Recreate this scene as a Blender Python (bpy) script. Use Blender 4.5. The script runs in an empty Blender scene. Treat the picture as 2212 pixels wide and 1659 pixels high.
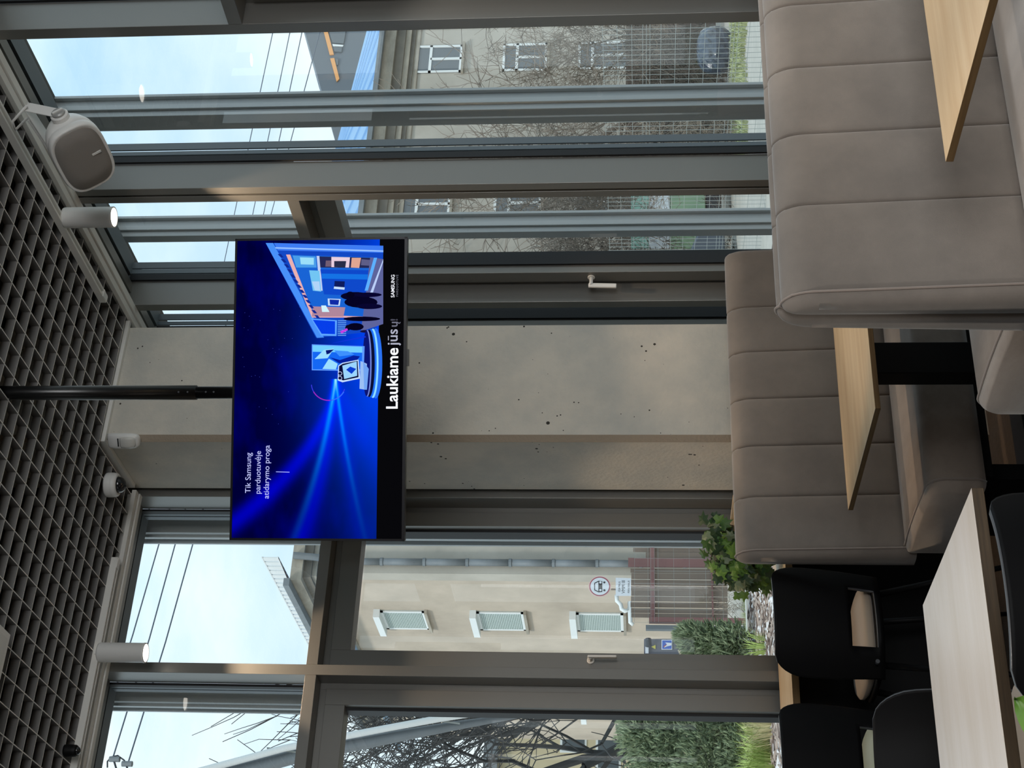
import bpy, bmesh, math, random
from mathutils import Vector, Matrix
rnd = random.Random(7)
C = bpy.context.scene.collection
R = math.radians

# ------------------------------------------------------------------ camera
EYE = 1.47
cam_d = bpy.data.cameras.new('camera'); cam = bpy.data.objects.new('camera', cam_d); C.objects.link(cam)
FPX = 3195.0
cam_d.sensor_fit = 'HORIZONTAL'; cam_d.sensor_width = 36; cam_d.lens = FPX / 2212 * 36
cam_d.clip_start = .05; cam_d.clip_end = 500
yaw, pit, rol = R(-30.99), R(5.03), R(-0.16)
rt = Vector((math.cos(yaw), math.sin(yaw), 0)); fw = Vector((-math.sin(yaw), math.cos(yaw), 0)); up = Vector((0, 0, 1))
f2 = fw * math.cos(pit) + up * math.sin(pit); u2 = up * math.cos(pit) - fw * math.sin(pit)
r3 = rt * math.cos(rol) + u2 * math.sin(rol); u3 = u2 * math.cos(rol) - rt * math.sin(rol)
# the photograph lies on its side: picture right is the room's down
cm = Matrix((-u3, r3, -f2)).transposed().to_4x4(); cm.translation = (0, 0, EYE)
cam.matrix_world = cm
bpy.context.scene.camera = cam
def ray(x, y): return r3 * ((829.5 - y) / FPX) - u3 * ((x - 1106.0) / FPX) + f2
def onX(x, y, X): d = ray(x, y); return d * (X / d.x) + Vector((0, 0, EYE))
def onY(x, y, Y): d = ray(x, y); return d * (Y / d.y) + Vector((0, 0, EYE))
def onZ(x, y, z): d = ray(x, y); return d * ((z - EYE) / d.z) + Vector((0, 0, EYE))

# ------------------------------------------------------------------ view, world, lights
vs = bpy.context.scene.view_settings
bpy.context.scene.display_settings.display_device = 'sRGB'
vs.view_transform = 'Standard'; vs.look = 'None'; vs.gamma = 1; vs.use_curve_mapping = False; vs.exposure = 0.12
W = bpy.data.worlds.new('sky'); bpy.context.scene.world = W; W.use_nodes = True
nt = W.node_tree; nt.nodes.clear()
def N(t, tree, **k):
    n = tree.nodes.new(t)
    for a, b in k.items(): setattr(n, a, b)
    return n
out = N('ShaderNodeOutputWorld', nt); bg = N('ShaderNodeBackground', nt); tc = N('ShaderNodeTexCoord', nt)
mp = N('ShaderNodeMapping', nt); mp.inputs['Scale'].default_value = (1.0, 1.3, 2.6); mp.inputs['Location'].default_value = (.35, .2, .1)
no = N('ShaderNodeTexNoise', nt); no.inputs['Scale'].default_value = 3.2; no.inputs['Detail'].default_value = 7; no.inputs['Roughness'].default_value = .55
cr = N('ShaderNodeValToRGB', nt)
cr.color_ramp.elements[0].position = .38; cr.color_ramp.elements[0].color = (.42, .66, .90, 1)
cr.color_ramp.elements[1].position = .66; cr.color_ramp.elements[1].color = (.86, .91, .92, 1)
e = cr.color_ramp.elements.new(.50); e.color = (.58, .78, .93, 1)
sep = N('ShaderNodeSeparateXYZ', nt); hr = N('ShaderNodeMapRange', nt)
hr.inputs['From Min'].default_value = .05; hr.inputs['From Max'].default_value = .40; hr.inputs['To Min'].default_value = .75; hr.inputs['To Max'].default_value = 0
mx = N('ShaderNodeMix', nt, data_type='RGBA'); mx.inputs['B'].default_value = (.86, .91, .91, 1)
L = nt.links.new
L(tc.outputs['Generated'], mp.inputs['Vector']); L(mp.outputs[0], no.inputs['Vector']); L(no.outputs[0], cr.inputs[0])
L(tc.outputs['Generated'], sep.inputs[0]); L(sep.outputs['Z'], hr.inputs['Value']); L(hr.outputs[0], mx.inputs['Factor'])
L(cr.outputs[0], mx.inputs['A']); L(mx.outputs['Result'], bg.inputs['Color']); bg.inputs['Strength'].default_value = 1.22
L(bg.outputs[0], out.inputs[0])
def lamp(name, kind, loc, energy, color=(1, 1, 1), rot=(0, 0, 0), **k):
    d = bpy.data.lights.new(name, kind); d.energy = energy; d.color = color
    for a, b in k.items(): setattr(d, a, b)
    o = bpy.data.objects.new(name, d); C.objects.link(o); o.location = loc; o.rotation_euler = rot; return o
sun = lamp('sun', 'SUN', (0, 0, 30), 1.7, (1, .95, .88), (R(48), 0, R(-58)), angle=R(8))
# added fill lamp under the ceiling behind the photographer, unseen
lamp('ceiling_fill', 'AREA', (-1.5, -1.5, 3.7), 40, (1, .95, .88), shape='RECTANGLE', size=5, size_y=4)
# added fill lamps in front of the plain back and far left walls
lamp('unseen_fill', 'AREA', (1.5, -5.4, 2.1), 270, (.97, .99, 1), rot=(R(90), 0, 0), shape='RECTANGLE', size=4.2, size_y=3.0)
lamp('unseen_fill', 'AREA', (-6.6, .5, 2.1), 14, (.97, .99, 1), rot=(R(90), 0, R(-90)), shape='RECTANGLE', size=7, size_y=3.0)

# ------------------------------------------------------------------ materials
def mat(name, col, rough=.6, metal=0, spec=.5, noise=None, bump=None, sheen=0, emit=None, estr=1, coords='Object'):
    """noise=(scale, amount, stretch xyz, second colour); bump=(scale, strength)"""
    m = bpy.data.materials.new(name); m.use_nodes = True; t = m.node_tree; b = t.nodes['Principled BSDF']
    b.inputs['Base Color'].default_value = (*col, 1); b.inputs['Roughness'].default_value = rough
    b.inputs['Metallic'].default_value = metal; b.inputs['Specular IOR Level'].default_value = spec
    if sheen: b.inputs['Sheen Weight'].default_value = sheen; b.inputs['Sheen Roughness'].default_value = .4
    tcn = N('ShaderNodeTexCoord', t)
    if noise:
        sc, am, st, c2 = noise
        mpn = N('ShaderNodeMapping', t); mpn.inputs['Scale'].default_value = st
        nn = N('ShaderNodeTexNoise', t); nn.inputs['Scale'].default_value = sc; nn.inputs['Detail'].default_value = 6; nn.inputs['Roughness'].default_value = .6
        rr = N('ShaderNodeValToRGB', t); rr.color_ramp.elements[0].position = .5 - .5 * am; rr.color_ramp.elements[1].position = .5 + .5 * am
        rr.color_ramp.elements[0].color = (*c2, 1); rr.color_ramp.elements[1].color = (*col, 1)
        t.links.new(tcn.outputs[coords], mpn.inputs[0]); t.links.new(mpn.outputs[0], nn.inputs[0]); t.links.new(nn.outputs[0], rr.inputs[0]); t.links.new(rr.outputs[0], b.inputs['Base Color'])
    if bump:
        n2 = N('ShaderNodeTexNoise', t); n2.inputs['Scale'].default_value = bump[0]; n2.inputs['Detail'].default_value = 5
        bp = N('ShaderNodeBump', t); bp.inputs['Strength'].default_value = bump[1]; bp.inputs['Distance'].default_value = .01
        t.links.new(tcn.outputs[coords], n2.inputs[0]); t.links.new(n2.outputs[0], bp.inputs['Height']); t.links.new(bp.outputs[0], b.inputs['Normal'])
    if emit: b.inputs['Emission Color'].default_value = (*emit, 1); b.inputs['Emission Strength'].default_value = estr
    return m
def s(r, g, b):
    f = lambda v: (v / 255 / 12.92) if v <= 10 else ((v / 255 + .055) / 1.055) ** 2.4
    return (f(r), f(g), f(b))
FR = mat('frame_grey', s(124, 123, 119), .36, .4, .5, bump=(600, .04))
FRD = mat('frame_dark', s(70, 70, 68), .5, .1)
GSK = mat('rubber_gasket', s(22, 24, 28), .6)
GSKG = mat('gasket_grey', s(110, 118, 124), .5)
ALU = mat('outer_aluminium', s(200, 202, 202), .45, .1, noise=(3, .6, (1, 1, .2), s(184, 187, 188)))
WHITE = mat('white_paint', s(232, 230, 225), .45)
TRIM = mat('trim_cream', s(228, 226, 220), .48)
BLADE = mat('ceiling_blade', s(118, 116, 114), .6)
BLADEB = mat('ceiling_blade_lit_edge', s(232, 230, 224), .5)  # light caught by the blade undersides, painted paler than the grey sides
VOID = mat('plenum_black', s(14, 14, 14), .9)
BLACK = mat('black_metal', s(9, 9, 10), .55, 0, .25)
POLEM = mat('black_tube', s(14, 14, 15), .28, 0, .6)
CHB = mat('black_plywood', s(9, 9, 11), .6, 0, .18)
CHRIM = mat('shell_edge', s(76, 78, 82), .35)  # greyer than the black shell, painting the window light along its rim
PAD2 = mat('mint_pad_fabric', s(182, 196, 180), .9, sheen=.3, bump=(900, .2))
PAD = mat('seat_pad_fabric', s(180, 164, 146), .9, sheen=.3, bump=(900, .2))
VEL = mat('taupe_velvet', s(142, 133, 125), .86, 0, .25, noise=(3.2, .34, (1, 1, 1), s(120, 113, 107)), bump=(500, .12), sheen=.4)
VEL2 = mat('taupe_velvet_seat', s(146, 134, 124), .86, 0, .25, noise=(6, .22, (1, .5, 1), s(166, 154, 144)), bump=(400, .12), sheen=.6)
PIPE = mat('velvet_piping', s(150, 138, 130), .9, sheen=.5)
SEAM = mat('seam_shadow', s(60, 55, 52), .9)
OAK = mat('oak_laminate', s(232, 206, 168), .38, 0, .6, noise=(3.5, .5, (.6, 6, 6), s(208, 174, 130)))
OAK2 = mat('oak_pale', s(246, 236, 228), .32, 0, .7, noise=(3, .5, (.7, 5, 5), s(228, 214, 198)))
OAKE = mat('oak_edge', s(130, 102, 66), .5, 0, .4, noise=(7, .5, (.6, .6, 14), s(98, 74, 44)))
OAKE2 = mat('walnut_edge', s(92, 74, 52), .5, 0, .4, noise=(9, .5, (.6, .6, 16), s(60, 47, 33)))
FLOORM = mat('brown_carpet', s(92, 76, 62), .9, bump=(260, .6), noise=(40, .6, (1, 1, 1), s(66, 54, 44)))
NAVY = mat('dark_carpet', s(30, 34, 44), .95, bump=(260, .5))
PLASTER = mat('dark_plaster', s(120, 116, 110), .8)
def concrete():
    m = mat('concrete', s(200, 196, 186), .8, 0, .3); t = m.node_tree; b = t.nodes['Principled BSDF']; tcn = N('ShaderNodeTexCoord', t)
    n1 = N('ShaderNodeTexNoise', t); n1.inputs['Scale'].default_value = 2.6; n1.inputs['Detail'].default_value = 8; n1.inputs['Roughness'].default_value = .6
    r1 = N('ShaderNodeValToRGB', t); r1.color_ramp.elements[0].position = .36; r1.color_ramp.elements[1].position = .64
    r1.color_ramp.elements[0].color = (*s(188, 186, 178), 1); r1.color_ramp.elements[1].color = (*s(214, 206, 192), 1)
    v = N('ShaderNodeTexVoronoi', t); v.inputs['Scale'].default_value = 24; v.inputs['Randomness'].default_value = 1
    n3 = N('ShaderNodeTexNoise', t); n3.inputs['Scale'].default_value = 5
    mr = N('ShaderNodeMapRange', t); mr.inputs['From Min'].default_value = .5; mr.inputs['From Max'].default_value = .75; mr.inputs['To Min'].default_value = 0; mr.inputs['To Max'].default_value = .2
    lt = N('ShaderNodeMath', t, operation='LESS_THAN')
    mxx = N('ShaderNodeMix', t, data_type='RGBA'); mxx.inputs['B'].default_value = (*s(62, 58, 52), 1)
    n2 = N('ShaderNodeTexNoise', t); n2.inputs['Scale'].default_value = 60; n2.inputs['Detail'].default_value = 6
    bp = N('ShaderNodeBump', t); bp.inputs['Strength'].default_value = .25; bp.inputs['Distance'].default_value = .01
    K = t.links.new
    for q in (n1, v, n3, n2): K(tcn.outputs['Object'], q.inputs['Vector'])
    K(n1.outputs[0], r1.inputs[0]); K(n3.outputs[0], mr.inputs[0]); K(v.outputs['Distance'], lt.inputs[0]); K(mr.outputs[0], lt.inputs[1])
    K(r1.outputs[0], mxx.inputs['A']); K(lt.outputs[0], mxx.inputs['Factor']); K(mxx.outputs['Result'], b.inputs['Base Color'])
    K(n2.outputs[0], bp.inputs['Height']); K(bp.outputs[0], b.inputs['Normal'])
    return m
CONC = concrete()
def glassm(name, tint, f0=.06):
    m = bpy.data.materials.new(name); m.use_nodes = True; t = m.node_tree; t.nodes.clear()
    o = N('ShaderNodeOutputMaterial', t); a = N('ShaderNodeBsdfTransparent', t); a.inputs[0].default_value = (*tint, 1)
    g = N('ShaderNodeBsdfGlossy', t); g.inputs['Roughness'].default_value = .0; g.inputs['Color'].default_value = (1, 1, 1, 1)
    lw = N('ShaderNodeLayerWeight', t); lw.inputs['Blend'].default_value = .5
    pw = N('ShaderNodeMath', t, operation='POWER'); pw.inputs[1].default_value = 4.0; t.links.new(lw.outputs['Facing'], pw.inputs[0])
    fr = N('ShaderNodeMapRange', t); fr.inputs['To Min'].default_value = f0; fr.inputs['To Max'].default_value = .8; t.links.new(pw.outputs[0], fr.inputs['Value'])
    mxs = N('ShaderNodeMixShader', t); t.links.new(fr.outputs[0], mxs.inputs[0]); t.links.new(a.outputs[0], mxs.inputs[1]); t.links.new(g.outputs[0], mxs.inputs[2]); t.links.new(mxs.outputs[0], o.inputs[0])
    return m
GLASS = glassm('window_glass', (.93, .96, .95))
def emitm(name, col, st):
    m = bpy.data.materials.new(name); m.use_nodes = True; t = m.node_tree; t.nodes.clear()
    o = N('ShaderNodeOutputMaterial', t); e = N('ShaderNodeEmission', t); e.inputs[0].default_value = (*col, 1); e.inputs[1].default_value = st; t.links.new(e.outputs[0], o.inputs[0]); return m

# ------------------------------------------------------------------ mesh helpers
class MB:
    def __init__(self): self.v = []; self.f = []; self.m = []; self.cur = 0
    def mesh(self, vs, fs):
        b = len(self.v); self.v += [Vector(p) for p in vs]; self.f += [tuple(b + i for i in q) for q in fs]; self.m += [self.cur] * len(fs); return self
    def box(self, x0, x1, y0, y1, z0, z1):
        return self.hexa([(x0, y0, z0), (x1, y0, z0), (x1, y1, z0), (x0, y1, z0), (x0, y0, z1), (x1, y0, z1), (x1, y1, z1), (x0, y1, z1)])
    def hexa(self, p): return self.mesh(p, [(0, 3, 2, 1), (4, 5, 6, 7), (0, 1, 5, 4), (1, 2, 6, 5), (2, 3, 7, 6), (3, 0, 4, 7)])
    def bar(self, a, b, w, h, side=None):
        a, b = Vector(a), Vector(b); d = (b - a).normalized(); u = Vector(side) if side else (Vector((0, 0, 1)) if abs(d.z) < .9 else Vector((1, 0, 0)))
        x = d.cross(u).normalized() * w / 2; y = x.cross(d).normalized() * h / 2
        return self.hexa([a - x - y, a + x - y, a + x + y, a - x + y, b - x - y, b + x - y, b + x + y, b - x + y])
    def tube(self, pts, r, n=8, cap=True, flat=1.0):
        pts = [Vector(p) for p in pts]; rs = r if isinstance(r, (list, tuple)) else [r] * len(pts); b = len(self.v); prev = None
        for i, p in enumerate(pts):
            d = (pts[min(i + 1, len(pts) - 1)] - pts[max(i - 1, 0)]).normalized()
            if prev is None: u = d.orthogonal().normalized()
            else: u = (prev - d * prev.dot(d)); u = u.normalized() if u.length > 1e-6 else d.orthogonal().normalized()
            prev = u; w = d.cross(u)
            for k in range(n):
                a = 2 * math.pi * k / n; self.v.append(p + (u * math.cos(a) + w * math.sin(a) * flat) * rs[i])
        for i in range(len(pts) - 1):
            for k in range(n):
                k2 = (k + 1) % n; self.f.append((b + i * n + k, b + i * n + k2, b + (i + 1) * n + k2, b + (i + 1) * n + k)); self.m.append(self.cur)
        if cap:
            self.f.append(tuple(b + k for k in range(n))[::-1]); self.f.append(tuple(b + (len(pts) - 1) * n + k for k in range(n))); self.m += [self.cur] * 2
        return self
    def prism(self, poly, ext):
        poly = [Vector(p) for p in poly]; ext = Vector(ext); n = len(poly)
        return self.mesh(poly + [p + ext for p in poly], [tuple(range(n))[::-1], tuple(range(n, 2 * n))] + [(i, (i + 1) % n, n + (i + 1) % n, n + i) for i in range(n)])
    def loft(self, rings, cap=True, closed=True):
        n = len(rings[0]); fs = []
        for i in range(len(rings) - 1):
            for k in range(n if closed else n - 1):
                k2 = (k + 1) % n; fs.append((i * n + k, i * n + k2, (i + 1) * n + k2, (i + 1) * n + k))
        if cap and closed: fs += [tuple(range(n))[::-1], tuple((len(rings) - 1) * n + k for k in range(n))]
        return self.mesh([p for r in rings for p in r], fs)
    def build(self, name, m, parent=None, smooth=False, kind=None, bev=0, label=None, cat=None, group=None):
        ms = m if isinstance(m, (list, tuple)) else [m]
        if parent is None:
            lo = Vector([min(p[i] for p in self.v) for i in range(3)]); hi = Vector([max(p[i] for p in self.v) for i in range(3)])
            base = Vector(((lo.x + hi.x) / 2, (lo.y + hi.y) / 2, lo.z))
        else:
            base = Vector((0, 0, 0)); q = parent
            while q is not None: base += q.location; q = q.parent
        me = bpy.data.meshes.new(name); me.from_pydata([tuple(p - base) for p in self.v], [], self.f); me.update()
        for x in ms: me.materials.append(x)
        if len(ms) > 1: me.polygons.foreach_set('material_index', self.m)
        bm = bmesh.new(); bm.from_mesh(me); bmesh.ops.recalc_face_normals(bm, faces=bm.faces); bm.to_mesh(me); bm.free()
        if smooth: me.polygons.foreach_set('use_smooth', [True] * len(me.polygons)); me.update()
        o = bpy.data.objects.new(name, me); C.objects.link(o)
        if parent is None: o.location = base
        else: o.parent = parent
        if smooth == 'auto':
            md = o.modifiers.new('n', 'WEIGHTED_NORMAL')
        if bev: md = o.modifiers.new('bevel', 'BEVEL'); md.width = bev; md.segments = 2; md.limit_method = 'ANGLE'
        tag(o, label, cat, group, kind); return o
def tag(o, label=None, cat=None, group=None, kind=None):
    if label: o['label'] = label
    if cat: o['category'] = cat
    if group: o['group'] = group
    if kind: o['kind'] = kind
    return o
def thing(name, loc, label, cat, group=None, kind=None):
    o = bpy.data.objects.new(name, None); C.objects.link(o); o.location = loc; o.empty_display_size = .05
    return tag(o, label, cat, group, kind)
def local(parent):  # a part builder for things that are copied or turned: coordinates local to the thing
    return parent
def buildl(mb, name, m, parent, **k):
    """mesh given in the thing's own coordinates"""
    base = Vector((0, 0, 0)); q = parent
    while q is not None: base += q.location; q = q.parent
    mb.v = [p + base for p in mb.v]; return mb.build(name, m, parent, **k)
def copy_tree(o, parent=None):
    c = o.copy(); C.objects.link(c); c.parent = parent
    for ch in list(o.children): copy_tree(ch, c)
    return c
def plain(o_parent, name, me, loc, rot=None, scale=None):
    o = bpy.data.objects.new(name, me); C.objects.link(o); o.parent = o_parent; o.location = loc
    if rot is not None: o.rotation_euler = rot
    if scale is not None: o.scale = scale
    return o

# ------------------------------------------------------------------ room: planes
YA, XB = 6.155, 3.806      # inner faces of the two glazed walls
ZC = 3.87                  # underside of the open-cell ceiling
COL = (3.105, 3.70, 5.64, 6.12)
floor = MB().box(-7, 4.3, -6, 6.7, -.1, 0).build('floor', FLOORM, kind='structure', label='brown speckled carpet floor seen under the booth', cat='floor')
MB().box(1.9, 3.02, 3.2, 5.28, 0.0, .004).build('carpet_runner', NAVY, floor)

ceiling = thing('ceiling', (0, 0, ZC), 'open grid ceiling of grey cells under a black void', 'ceiling', kind='structure')
MB().box(-7, 4.3, -6, 6.7, 4.62, 4.7).build('slab', VOID, ceiling)
def blade_mesh(name, L_, along):
    h, w = .036, .0045
    mb = MB()
    if along == 'x': mb.box(0, L_, -w / 2, w / 2, 0, h)
    else: mb.box(-w / 2, w / 2, 0, L_, 0, h)
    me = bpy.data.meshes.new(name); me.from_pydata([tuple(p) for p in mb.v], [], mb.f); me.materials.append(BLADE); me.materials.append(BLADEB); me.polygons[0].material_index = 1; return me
PX, PY, PIT = 3.455, 4.3846, .10083
xs = [PX + k * PIT for k in range(-50, 4) if PX + k * PIT < 3.73]
ys = [PY + k * PIT for k in range(-42, 18) if PY + k * PIT < 6.07]
x0, y0 = xs[0] - .05, ys[0] - .05
cache = {}
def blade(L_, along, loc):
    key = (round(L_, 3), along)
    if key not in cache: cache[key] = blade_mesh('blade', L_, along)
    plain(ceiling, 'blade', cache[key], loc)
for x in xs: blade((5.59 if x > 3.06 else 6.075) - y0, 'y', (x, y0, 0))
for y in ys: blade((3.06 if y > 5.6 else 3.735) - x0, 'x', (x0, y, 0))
MB().box(-7, 4.3, -6, y0, .0 + ZC, .03 + ZC).build('ceiling_panel', PLASTER, ceiling)
MB().box(-7, x0, y0, 6.6, .0 + ZC, .03 + ZC).build('ceiling_panel', PLASTER, ceiling)
# perimeter trims
def trimrun(name, a, b, nrm, lab):
    a, b, n = Vector(a), Vector(b), Vector(nrm); t = thing(name, (a + b) / 2, lab, 'trim', kind='structure')
    mb = MB()
    for off0, off1, z0, z1 in ((0, .034, ZC - .028, ZC + .03), (.034, .042, ZC - .012, ZC + .03), (.042, .075, ZC - .022, ZC - .002)):
        p = [a + n * off0, b + n * off0, b + n * off1, a + n * off1]
        mb.hexa([(q.x, q.y, z0) for q in p] + [(q.x, q.y, z1) for q in p])
    mb.build('trim_profile', TRIM, t)
trimrun('trim_1', (-7, YA, 0), (3.075, YA, 0), (0, -1, 0), 'cream ceiling edge trim along the left glazed wall')
trimrun('trim_2', (XB, -6, 0), (XB, 6.0, 0), (-1, 0, 0), 'cream ceiling edge trim along the right glazed wall')
def angle_trim(name, x0_, x1_, y0_, y1_, lab):
    MB().box(x0_, x1_, y0_, y1_, ZC - .014, ZC + .03).build(name, TRIM, kind='structure', label=lab, cat='trim')
angle_trim('trim_3', COL[0] - .022, XB - .08, COL[2] - .022, COL[2] - .002, 'thin ceiling trim along the front face of the concrete column')
angle_trim('trim_4', COL[0] - .022, COL[0] - .002, COL[2] - .002, YA - .08, 'thin ceiling trim along the side of the concrete column')

# concrete column with chamfered corner
cx0, cx1, cy0, cy1 = COL; ch = .024
cp = [(cx0 + ch, cy0), (cx1, cy0), (cx1, cy1), (cx0, cy1), (cx0, cy0 + ch)]
col = thing('concrete_column', (3.4, 5.9, 0), 'pale concrete corner column with pitted faces between the two glazed walls', 'column', kind='structure')
MB().prism([(x, y, 0) for x, y in cp], (0, 0, 4.6)).build('shaft', CONC, col)
CH2 = mat('chamfer_concrete', s(170, 156, 138), .85, bump=(80, .3))
MB().prism([(cx0 + ch - .001, cy0 - .001, 0), (cx0 + ch, cy0 + .001, 0), (cx0 + .001, cy0 + ch, 0), (cx0 - .001, cy0 + ch - .001, 0)], (0, 0, 4.6)).build('chamfer', CH2, col)

# ------------------------------------------------------------------ glazed walls
# generic: a wall frame with local (s along wall, d depth outward, z)
class Wall:
    def __init__(self, name, axis, lab):
        self.axis = axis; self.t = thing(name, (0, YA, 0) if axis == 'A' else (XB, 0, 0), lab, 'wall', kind='structure')
    def bx(self, mb, s0, s1, d0, d1, z0, z1):
        if self.axis == 'A': return mb.box(s0, s1, YA + d0, YA + d1, z0, z1)
        return mb.box(XB + d0, XB + d1, s0, s1, z0, z1)
TZ0, TZ1 = 2.903, 2.954
def glazed(wall, mulls, mode, wn0, posts=True, lim=None):
    """mulls: list of (s0, s1, split gap or None); mode[i]: bay between mullion i and i+1 is 'full' or 'leaf'"""
    T = wall.t
    for (s0, s1, gap) in mulls:
        mb = MB()
        if gap: wall.bx(mb, s0, gap[0], 0, .135, 0, 4.1); wall.bx(mb, gap[1], s1, 0, .135, 0, 4.1)
        else: wall.bx(mb, s0, s1, 0, .135, 0, 4.1)
        m_ = mb.build('mullion', FR, T, bev=.0015)
        if gap:
            g_ = MB(); wall.bx(g_, gap[0], gap[1], .02, .13, 0, 4.1); g_.build('joint', GSK, T)
        # outer casing post
        if posts:
            a, b = s0 - .012, s1 + .012
            p = MB(); wall.bx(p, a, b, .43, .455, 0, 4.2); wall.bx(p, a + .012, b - .012, .40, .43, 0, 4.2); wall.bx(p, a, b, .50, .515, 0, 4.2); wall.bx(p, a + .02, b - .02, .455, .50, 0, 4.2)
            p.build('outer_post', ALU, T, bev=.002)
    wn = wn0
    for i in range(len(mulls) - 1):
        a, b = mulls[i][1], mulls[i + 1][0]
        full = mode[i] == 'full'
        mid = (a + b) / 2
        zs = [(.1, 3.89)] if full else [(TZ1, 3.89)]
        for z0, z1 in zs:   # fixed glazing
            w = thing('window_%d' % wn, (mid, YA, z0) if wall.axis == 'A' else (XB, mid, z0), 'fixed tall glass window of the glazed wall' if full else 'fixed upper glass window above the transom', 'window', kind='structure'); wn += 1
            k = MB()
            for (u0, u1, v0, v1) in ((a, a + .012, z0, z1), (b - .012, b, z0, z1), (a, b, z1 + .02, z1 + .2), (a, b, z0, z0 + .02)): wall.bx(k, u0, u1, .135, .165, v0, v1)
            k.build('gasket', GSK, w)
            k = MB(); wall.bx(k, a, b, .03, .055, 3.90, 4.1); wall.bx(k, a, b, .07, .12, 3.875, 4.1); k.build('head_rail', FR, w)
            k = MB()
            for (u0, u1, v0, v1) in ((a, a + .008, z0, z1), (b - .008, b, z0, z1)): wall.bx(k, u0, u1, .175, .195, v0, v1); wall.bx(k, u0, u1, .205, .24, v0, v1)
            wall.bx(k, a, b, .17, .26, z1 + .0, z1 + .2)
            k.build('glazing_frame', GSKG, w)
            g = MB()
            if wall.axis == 'A': g.mesh([(a, YA + .17, z0), (b, YA + .17, z0), (b, YA + .17, z1 + .1), (a, YA + .17, z1 + .1)], [(0, 1, 2, 3)])
            else: g.mesh([(XB + .17, a, z0), (XB + .17, b, z0), (XB + .17, b, z1 + .1), (XB + .17, a, z1 + .1)], [(0, 1, 2, 3)])
            g.build('pane', GLASS, w)
        if not full:
            tr = MB(); wall.bx(tr, a, b, 0, .135, TZ0, TZ1); tr.build('transom', FR, T, bev=.0015)
            # operable leaf, two steps of frame, gaskets and a pane
            w = thing('window_%d' % wn, (mid, YA, .1) if wall.axis == 'A' else (XB, mid, .1), 'tilting lower window leaf under the transom', 'window', kind='structure'); wn += 1
            def ring(mb, m, d0, d1, z0=.1, z1=TZ0, wd=.05, wt=.05):
                wall.bx(mb, a + m, a + m + wd, d0, d1, z0, z1 - m); wall.bx(mb, b - m - wd, b - m, d0, d1, z0, z1 - m)
                wall.bx(mb, a + m + wd, b - m - wd, d0, d1, z1 - m - wt, z1 - m); wall.bx(mb, a + m + wd, b - m - wd, d0, d1, z0, z0 + wt)
            k = MB(); ring(k, 0, .105, .20, wd=.03, wt=.03); k.build('outer_frame', FR, w, bev=.001)
            k = MB(); ring(k, .032, .09, .19, wd=.072, wt=.09); k.build('leaf_frame', FR, w, bev=.0015)
            k = MB(); ring(k, .104, .13, .20, wd=.012, wt=.012); k.build('gasket', GSK, w)
            g = MB(); m = .11
            if wall.axis == 'A': g.mesh([(a + m, YA + .18, .12), (b - m, YA + .18, .12), (b - m, YA + .18, TZ0 - m - .02), (a + m, YA + .18, TZ0 - m - .02)], [(0, 1, 2, 3)])
            else: g.mesh([(XB + .18, a + m, .12), (XB + .18, b - m, .12), (XB + .18, b - m, TZ0 - m - .02), (XB + .18, a + m, TZ0 - m - .02)], [(0, 1, 2, 3)])
            g.build('pane', GLASS, w)
            # handle, on the side named by mode
            hs = {'leaf-': a + .032 + .036, 'leaf+': b - .068}.get(mode[i])
            if hs is not None:
                def P(ss, d, z): return (ss, YA + d, z) if wall.axis == 'A' else (XB + d, ss, z)
                k = MB(); k.tube([P(hs, .09, 1.70), P(hs, .082, 1.70)], .017, 14); k.tube([P(hs, .09, 1.70), P(hs, .045, 1.70)], .009, 10); k.tube([P(hs, .052, 1.707), P(hs, .045, 1.70)], .011, 8)
                k.bar(P(hs, .042, 1.712), P(hs, .038, 1.585), .022, .011, side=(1, 0, 0) if wall.axis == 'A' else (0, 1, 0)); k.build('handle', WHITE, w, bev=.003, smooth=False)
        bt = MB(); wall.bx(bt, a, b, 0, .25, 0, .1); bt.build('bottom_rail', FR, T)
    return wn
wa = Wall('wall_left', 'A', 'glazed facade with grey mullions left of the column'); wb = Wall('wall_right', 'B', 'glazed facade with grey mullions right of the column')
mA = [(-6.54 + .875 * k, -6.49 + .875 * k, None) for k in range(9)] + [(1.331, 1.379, None), (2.206, 2.2536, None), (3.078, 3.176, (3.122, 3.137))]
mB = [(-5.5 + .93 * k, -5.45 + .93 * k, None) for k in range(10)] + [(3.812, 3.862, None), (4.745, 4.839, (4.787, 4.800)), (5.606, 5.656, None), (6.05, 6.10, None)]
wn = glazed(wa, mA, ['full' if k % 2 else 'leaf' for k in range(len(mA) - 3)] + ['leaf', 'leaf-'], 1)
wn = glazed(wb, mB, ['leaf' if k % 2 else 'full' for k in range(len(mB) - 5)] + ['leaf', 'full', 'leaf+', 'leaf', ], wn)
mb = MB(); wa.bx(mb, -7, 4.0, .26, .45, 4.02, 4.75); wa.bx(mb, -7, 3.9, 0, .30, 4.07, 4.75); wa.bx(mb, -7, 4.2, .40, .515, 4.03, 4.2); mb.build('header', FRD, wa.t)
mb = MB(); wb.bx(mb, -6, 6.6, .26, .45, 4.02, 4.75); wb.bx(mb, -6, 6.6, 0, .30, 4.07, 4.75); wb.bx(mb, -6, 6.6, .40, .515, 4.03, 4.2); mb.build('header', FRD, wb.t)
mb = MB(); wa.bx(mb, 3.176, XB + .1, 0, .3, 0, 4.2); mb.build('corner_cover', FR, wa.t)
MB().box(-7.1, 4.3, -6.1, -6, 0, 4.7).build('wall_back', PLASTER, kind='structure', label='plain grey wall behind the photographer', cat='wall')
MB().box(-7.1, -7, -6, 6.6, 0, 4.7).build('wall_far_left', PLASTER, kind='structure', label='plain grey side wall far to the left', cat='wall')

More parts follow.
